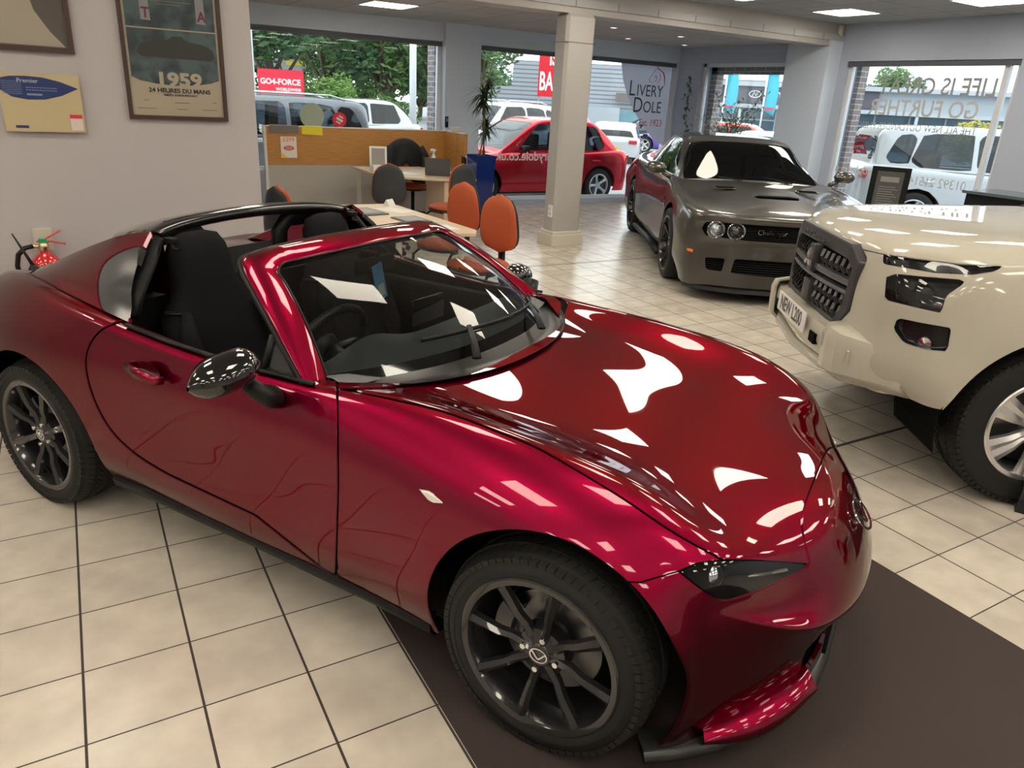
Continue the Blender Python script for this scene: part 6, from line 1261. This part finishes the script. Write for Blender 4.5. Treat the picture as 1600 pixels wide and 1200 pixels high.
PU = mat('car_purple', (.16, .08, .42), .3, .3, coat=1.); BRD = mat('car_bright_red', (.55, .02, .03), .25, coat=1.)
out_car('hatchback', 'bright red hatchback parked against the back window, side on', 'car', (6.45, 9.62), PI, ORD, 4.08, 1.74, 1.50, plate=None)
out_car('estate_car', 'grey estate car with roof rails outside the left window', 'car', (1.35, 10.9), PI, OS, 4.6, 1.85, 1.66, 'suv', rails=True, wheelr=.35)
out_car('hatchback', 'white hatchback beyond the grey estate, left window', 'car', (5.1, 16.9), PI, OW, 4.2, 1.8, 1.60)
out_car('family_car', 'white sport utility car beyond the spiky plant', 'car', (7.9, 13.4), PI + .35, OW, 4.4, 1.84, 1.72, 'suv', rails=True, wheelr=.35)
out_car('hatchback', 'white car with a red roof behind the spiky plant', 'car', (11.2, 16.6), PI + .1, OW, 4.0, 1.75, 1.62, roofm=BRD)
out_car('saloon_car', 'small dark saloon far off beside the low red wall', 'car', (23.6, 27.0), 2.6, OD, 4.5, 1.8, 1.45)
out_car('hatchback', 'white car seen from the rear with a yellow plate, right of the column', 'car', (17.6, 19.4), math.radians(49), OW, 4.2, 1.8, 1.05 + .2, plate='WF23 KLD')
out_car('sports_roadster', 'purple car just beyond the white car with the yellow plate', 'car', (21.0, 22.0), math.radians(140), PU, 4.1, 1.75, 1.30)
out_car('family_car', 'large white sport utility car outside the right window, tail to the left', 'car', (14.75, 3.1), math.radians(-38), OW, 4.7, 1.86, 1.75, 'suv', wheelr=.37)
out_car('estate_car', 'dark grey car partly behind the right wall, beyond the large white car', 'car', (19.6, -1.2), -.9, OD, 4.6, 1.85, 1.62, 'suv', wheelr=.35)
out_car('saloon_car', 'low white car under the right-hand back window', 'car', (14.2, 7.0), -1.45, OW, 4.3, 1.8, 1.42)
out_car('hatchback', 'orange red hatchback beyond the low white car', 'car', (20.2, 13.9), -1.0, mat('car_orange', (.7, .07, .02), .3, coat=1.), 4.0, 1.75, 1.45)
out_car('family_car', 'silver sport utility car far off behind the ficus, red tail lamps', 'car', (31.0, 21.5), math.radians(38), OS, 4.6, 1.85, 1.70, 'suv')
# buildings -------------------------------------------------
RIB = mat('ribbed_cladding', (.45, .48, .52), .5); n_ = RIB.node_tree; wv = n_.nodes.new('ShaderNodeTexWave'); wv.bands_direction = 'Z'; wv.inputs['Scale'].default_value = 1.3; gg = n_.nodes.new('ShaderNodeNewGeometry'); rp = n_.nodes.new('ShaderNodeValToRGB'); rp.color_ramp.elements[0].color = (.14, .155, .18, 1); rp.color_ramp.elements[1].color = (.36, .39, .43, 1); rp.color_ramp.elements[1].position = .35
n_.links.new(gg.outputs['Position'], wv.inputs['Vector']); n_.links.new(wv.outputs['Fac'], rp.inputs['Fac']); n_.links.new(rp.outputs['Color'], n_.nodes['Principled BSDF'].inputs['Base Color'])
FAS = mat('fascia_white', (.40, .44, .48), .5); DF = mat('fascia_dark', (.10, .09, .11), .4); GLZ = mat('shopfront_glass', (.10, .16, .20), .08, spec=.8)
def ray_pos(u, d): # a spot seen in direction u at ground distance d
    Rm = np.array(CAM_ROT.to_matrix()); v = Rm @ np.array([(u - PPX) / FPX, -(180 - PPY) / FPX, -1]); h = v[:2] / np.hypot(*v[:2]); return np.array(CAM_LOC)[:2] + h * d
a0 = ray_pos(905, 48); hd = math.atan2(a0[1] + 3.04, a0[0] - .17) - PI / 2
b1 = thing('warehouse', 'pale ribbed metal warehouse beyond the forecourt', 'building', (a0[0], a0[1], ZG), hd); q = MB(); q.box((.4, 2.5, 2.0), (9.2, 5, 4.0)); q.obj('main_block', RIB, b1); q = MB(); q.box((-6.6, 2, 1.25), (4.8, 4, 2.5)); q.obj('side_block', RIB, b1)
q = MB(); q.box((-6.5, -.05, .55), (4.4, .1, .9)); q.obj('window_band', GLZ, b1); q = MB(); q.box((.9, -.4, .8), (3.0, .8, 1.6)); q.obj('entrance_block', FAS, b1); q = MB(); q.box((2.6, -.05, .8), (2.0, .1, 1.3)); q.obj('shutter', mat('shutter_blue', (.2, .36, .42), .4), b1); q = MB(); q.box((3.4, -.5, 2.2), (2.6, .3, .5)); q.obj('porch_sign', mat('porch_brown', (.16, .13, .12), .6), b1)
q = MB(); q.box((2.2, -1.5, .25), (4.0, .3, .5)); o = q.obj('low_wall', mat('low_wall_red', (.45, .10, .08), .7), None); o.location = (a0[0] - 5.2 * .45, a0[1] - 5.2 * .8, ZG); o.rotation_euler.z = hd; tag(o, 'low red wall in front of the distant warehouse', 'wall')
bn = thing('banner', 'tall red banner reading BACK in white letters on the warehouse', 'banner', tuple(ray_pos(862, 44)) + (ZG,), hd); q = MB(); q.box((0, 0, 3.35), (1.75, .12, 2.7)); bs = q.obj('banner_sheet', mat('banner_red', (.75, .015, .03), .5), bn); BW = mat('banner_white', (.85, .85, .85), .5)
q = MB(); q.box((-.8, .1, 2.3), (.08, .08, 4.6)); q.box((.8, .1, 2.3), (.08, .08, 4.6)); q.obj('banner_post', FAS, bn)
text('banner_lettering', 'BACK', 1.35, BW, frameM((.0, -.07, 2.75), (1, 0, 0), (0, 0, 1)), bs, .01, sx=.47, bold=.03); text('banner_lettering', 'IS', 1.0, BW, frameM((-.1, -.07, 3.95), (1, 0, 0), (0, 0, 1)), bs, .01, sx=.6, bold=.03)
a1 = ray_pos(1345, 52); hd1 = math.atan2(a1[1] + 3.04, a1[0] - .17) - PI / 2
b2 = thing('car_dealership', 'long low dealership building with dark fascia and glass front beyond the right windows', 'building', (a1[0], a1[1], ZG), hd1)
q = MB(); q.box((.5, 2.5, 1.75), (24, 5, 3.5)); q.obj('main_block', FAS, b2); q = MB(); q.box((-6.2, -.15, 2.85), (14, .3, .95)); df = q.obj('fascia_panel', DF, b2); q = MB(); q.box((-.5, -.3, 3.45), (26.4, .7, .25)); q.box((-.5, -.6, 2.15), (26.4, 1.4, .22)); q.obj('canopy', FAS, b2)
q = MB(); q.box((-.5, -.06, 1.05), (25, .1, 1.9)); q.obj('shopfront', GLZ, b2); q = MB(); [q.box((x, -.15, 1.05), (.09, .12, 2.0)) for x in np.arange(-12.5, 12.6, 1.9)]; q.box((-.5, -.15, 1.35), (25, .1, .08)); q.obj('mullion', FAS, b2)
for x in (-11.5, -7, -2.5, 3, 8): q = MB(); q.tube([(x, -1.2, 0), (x, -1.2, 2.05)], .10, 8); q.obj('canopy_post', FAS, b2, smooth=True)
text('fascia_lettering', 'HYUNDAI', .42, BW, frameM((-4.2, -.32, 2.87), (1, 0, 0), (0, 0, 1)), df, .02, sx=1.2, bold=.01); q = MB(); q.tube([(-6.35 + .36 * math.cos(a), -.32, 2.87 + .2 * math.sin(a)) for a in np.linspace(0, 2 * PI, 20)], .03, 5); q.tube([(-6.5, -.32, 2.75), (-6.42, -.32, 3.0), (-6.28, -.32, 2.76), (-6.2, -.32, 2.99)], .03, 5); q.obj('fascia_emblem', BW, df)
a2 = ray_pos(1240, 75); b3 = thing('showroom_block', 'dark brick building end seen past the right-hand back window', 'building', (a2[0], a2[1], ZG), hd1 + .2); q = MB(); q.box((0, 5, 2.2), (16, 10, 4.6)); q.obj('main_block', mat('far_block', (.30, .29, .31), .7), b3); q = MB(); q.box((0, -.1, 1.2), (15, .1, 1.6)); q.obj('window_band', GLZ, b3)
a3 = ray_pos(455, 60); hd3 = math.atan2(a3[1] + 3.04, a3[0] - .17) - PI / 2; b4 = thing('fuel_canopy', 'pale petrol-station canopy with a yellow edge seen through the trees', 'canopy', (a3[0], a3[1], ZG), hd3); q = MB(); q.box((0, 0, 3.2), (9, 5, .7)); q.obj('canopy_slab', FAS, b4); q = MB(); q.box((1.0, -2.55, 3.3), (2.4, .1, .28)); q.obj('canopy_edge', mat('edge_yellow', (.8, .6, .05), .5), b4); 
_ = [(lambda q: (q.box((x, 0, 1.45), (.35, .35, 2.9)), q.obj('canopy_pillar', FAS, b4)))(MB()) for x in (-3, 0, 3)]
# flag poles and lamp post
LP = mat('post_white', (.72, .74, .76), .4)
q = MB(); q.tube([(0, 0, 0), (0, 0, 7.5)], [.10, .085], 14); o = q.obj('lamp_post', LP, None, smooth=True); o.location = (*ray_pos(645, 22), ZG); tag(o, 'thick white post among the trees, left window', 'post')
q = MB(); q.tube([(0, 0, 0), (0, 0, 6)], .05, 10); o = q.obj('flag_pole', LP, None, smooth=True); o.location = (*ray_pos(398, 16), ZG); tag(o, 'thin white pole at the left edge of the left window', 'post')
fl0 = None
for u, lb in ((1128, 'turquoise flag on a white pole, left one, beyond the right-hand back window'), (1190, 'turquoise flag on a white pole, right one, beyond the right-hand back window')):
    t = thing('feather_flag', lb, 'flag', tuple(ray_pos(u, 42)) + (ZG,), hd1); q = MB(); q.tube([(0, 0, 0), (0, 0, 3.9)], .045, 8); q.obj('pole', LP, t, smooth=True); q = MB(); q.grid([[(.05 + .55 * s_ + .05 * math.sin(z * 3), .05 * math.sin(z * 2 + s_), z - .25 * s_ * (1 if z < 2.2 else 0)) for s_ in (0, .5, 1)] for z in np.linspace(1.9, 3.85, 8)]); o = q.obj('flag_cloth', mat('flag_cyan', (.03, .42, .60), .6), t, smooth=True); mod_solid(o, .01)
    q = MB(); q.box((.3, -.07, 2.0), (.5, .02, .12)); q.obj('flag_hem', VR, t)
fb = thing('roadside_sign', 'red roadside board lettered FORCE WORLDWIDE at the left window', 'sign', tuple(ray_pos(442, 30)) + (ZG,), math.atan2(ray_pos(442, 30)[1] + 3.04, ray_pos(442, 30)[0]) - PI / 2); q = MB(); q.box((0, 0, 1.85), (1.60, .08, 1.0)); s_ = q.obj('board', mat('board_red', (.75, .02, .05), .5), fb); q = MB(); [q.box((x, .05, .7), (.08, .06, 1.4)) for x in (-.6, .6)]; q.obj('post', LP, fb)
text('sign_lettering', 'GO4-FORCE', .27, BW, frameM((-.02, -.045, 1.93), (1, 0, 0), (0, 0, 1)), s_, .004, sx=.95, bold=.008); text('sign_lettering', 'WORLDWIDE', .14, BW, frameM((.25, -.045, 1.68), (1, 0, 0), (0, 0, 1)), s_, .004, bold=.004)
q = MB(); q.box((0, 0, .6), (1.0, .5, 1.2), bev=.1); o = q.obj('recycling_bin', mat('bin_blue', (.02, .10, .40), .5), None, smooth=True, sharp=40); o.location = (*ray_pos(588, 44), ZG); tag(o, 'blue bin beneath the trees, left window', 'bin')
# trees ------------------------------------------------------
def tree(name, label, cat, u, d, H, R, z0, lm_, trunk=True, n=2600, leaf=.16, sq=1., grp=None, seed=1, th=.2):
    rnd = random.Random(seed); p = ray_pos(u, d); t = thing(name, label, cat, (p[0], p[1], ZG), 0, grp)
    if trunk: q = MB(); q.tube([(0, 0, 0), (.1, 0, z0 * .7), (-.05, .1, z0 + (H - z0) * .5)], [th, th * .8, th * .3], 10); [q.tube([(.05, 0, z0 * (.7 + .1 * j)), (R * .5 * math.cos(j * 2.1), R * .5 * math.sin(j * 2.1), z0 + (H - z0) * (.3 + .1 * j))], [th * .5, th * .15], 6) for j in range(4)]; q.obj('trunk', mat('bark_brown', (.10, .075, .05), .9), t, smooth=True)
    bl = [(rnd.gauss(0, R * .42), rnd.gauss(0, R * .42), z0 + (H - z0) * rnd.uniform(.12, .9), R * rnd.uniform(.22, .42)) for _ in range(22)]; V = []; F = []
    for _ in range(n):
        bx, by, bz, br = rnd.choice(bl); v = Vector((rnd.gauss(0, 1), rnd.gauss(0, 1), rnd.gauss(0, 1))).normalized() * br * rnd.uniform(.75, 1.05); c = Vector((bx, by, bz)) + Vector((v.x, v.y, v.z * sq)); a = Vector((rnd.gauss(0, 1), rnd.gauss(0, 1), rnd.gauss(0, .5))).normalized(); b = a.orthogonal().normalized(); s_ = leaf * rnd.uniform(.6, 1.3); i = len(V); V += [c - a * s_, c + b * s_ * .5, c + a * s_, c - b * s_ * .5]; F.append((i, i + 1, i + 2, i + 3))
    mobj('foliage', V, F, lm_, t, False); return t
G1 = mat('foliage_green', (.055, .12, .035), .6, noise=(1.5, (.11, .20, .05), .35, .65)); G2 = mat('foliage_light', (.13, .24, .05), .6); G3 = mat('foliage_dark', (.04, .09, .045), .6, noise=(1.5, (.07, .14, .05), .35, .65)); G4 = mat('foliage_yellow', (.36, .32, .04), .6)
tree('tree', 'big leafy tree at the left edge of the left window', 'tree', 425, 32, 7.5, 3.2, 1.9, G3, n=9000, seed=2)
tree('tree', 'big leafy tree with a stout trunk left of the white post', 'tree', 600, 34, 8.0, 3.6, 2.0, G1, n=10000, seed=3, th=.32)
tree('tree', 'leafy tree in the middle of the left window', 'tree', 510, 40, 8.2, 3.8, 2.0, G1, n=9000, seed=4, th=.25)
tree('tree', 'leafy tree at the right edge of the left window, behind the white post', 'tree', 685, 36, 7.8, 3.0, 1.8, G1, n=8000, seed=5)
tree('bush', 'bright green round bush under the trees, left window', 'bush', 520, 30, 2.15, 1.1, .6, G2, trunk=False, n=3500, leaf=.07, seed=6)
tree('hedge', 'low green hedge right of the bright bush', 'bush', 600, 31, 1.35, 1.3, .3, G1, trunk=False, n=3500, leaf=.08, seed=16)
tree('tree', 'distant tree behind the red roadside board', 'tree', 450, 58, 8.5, 4.6, 1.0, G3, n=7000, leaf=.26, seed=21)
tree('tree', 'distant tree between the two big ones, left window', 'tree', 560, 60, 8.5, 4.8, 1.0, G1, n=7000, leaf=.26, seed=22)
tree('tree', 'distant tree behind the white post, left window', 'tree', 655, 58, 8.5, 4.6, 1.0, G3, n=7000, leaf=.26, seed=23)
tree('tree', 'distant trees left of the warehouse', 'tree', 768, 70, 4.9, 2.6, 1.6, G3, n=3000, leaf=.2, seed=8)
tree('tree', 'leafy branch at the left edge of the middle window', 'tree', 752, 26, 4.5, .9, 2.6, G1, n=2500, leaf=.09, seed=9, th=.08)
tree('tree', 'round tree rising behind the dealership, right window', 'tree', 1388, 72, 5.6, 2.2, 2.8, G1, n=4000, leaf=.14, seed=10)
tree('hedge', 'yellow green hedge beyond the large white car, right window', 'bush', 1530, 33, 1.75, 1.0, .5, G4, trunk=False, n=3500, leaf=.07, seed=11)
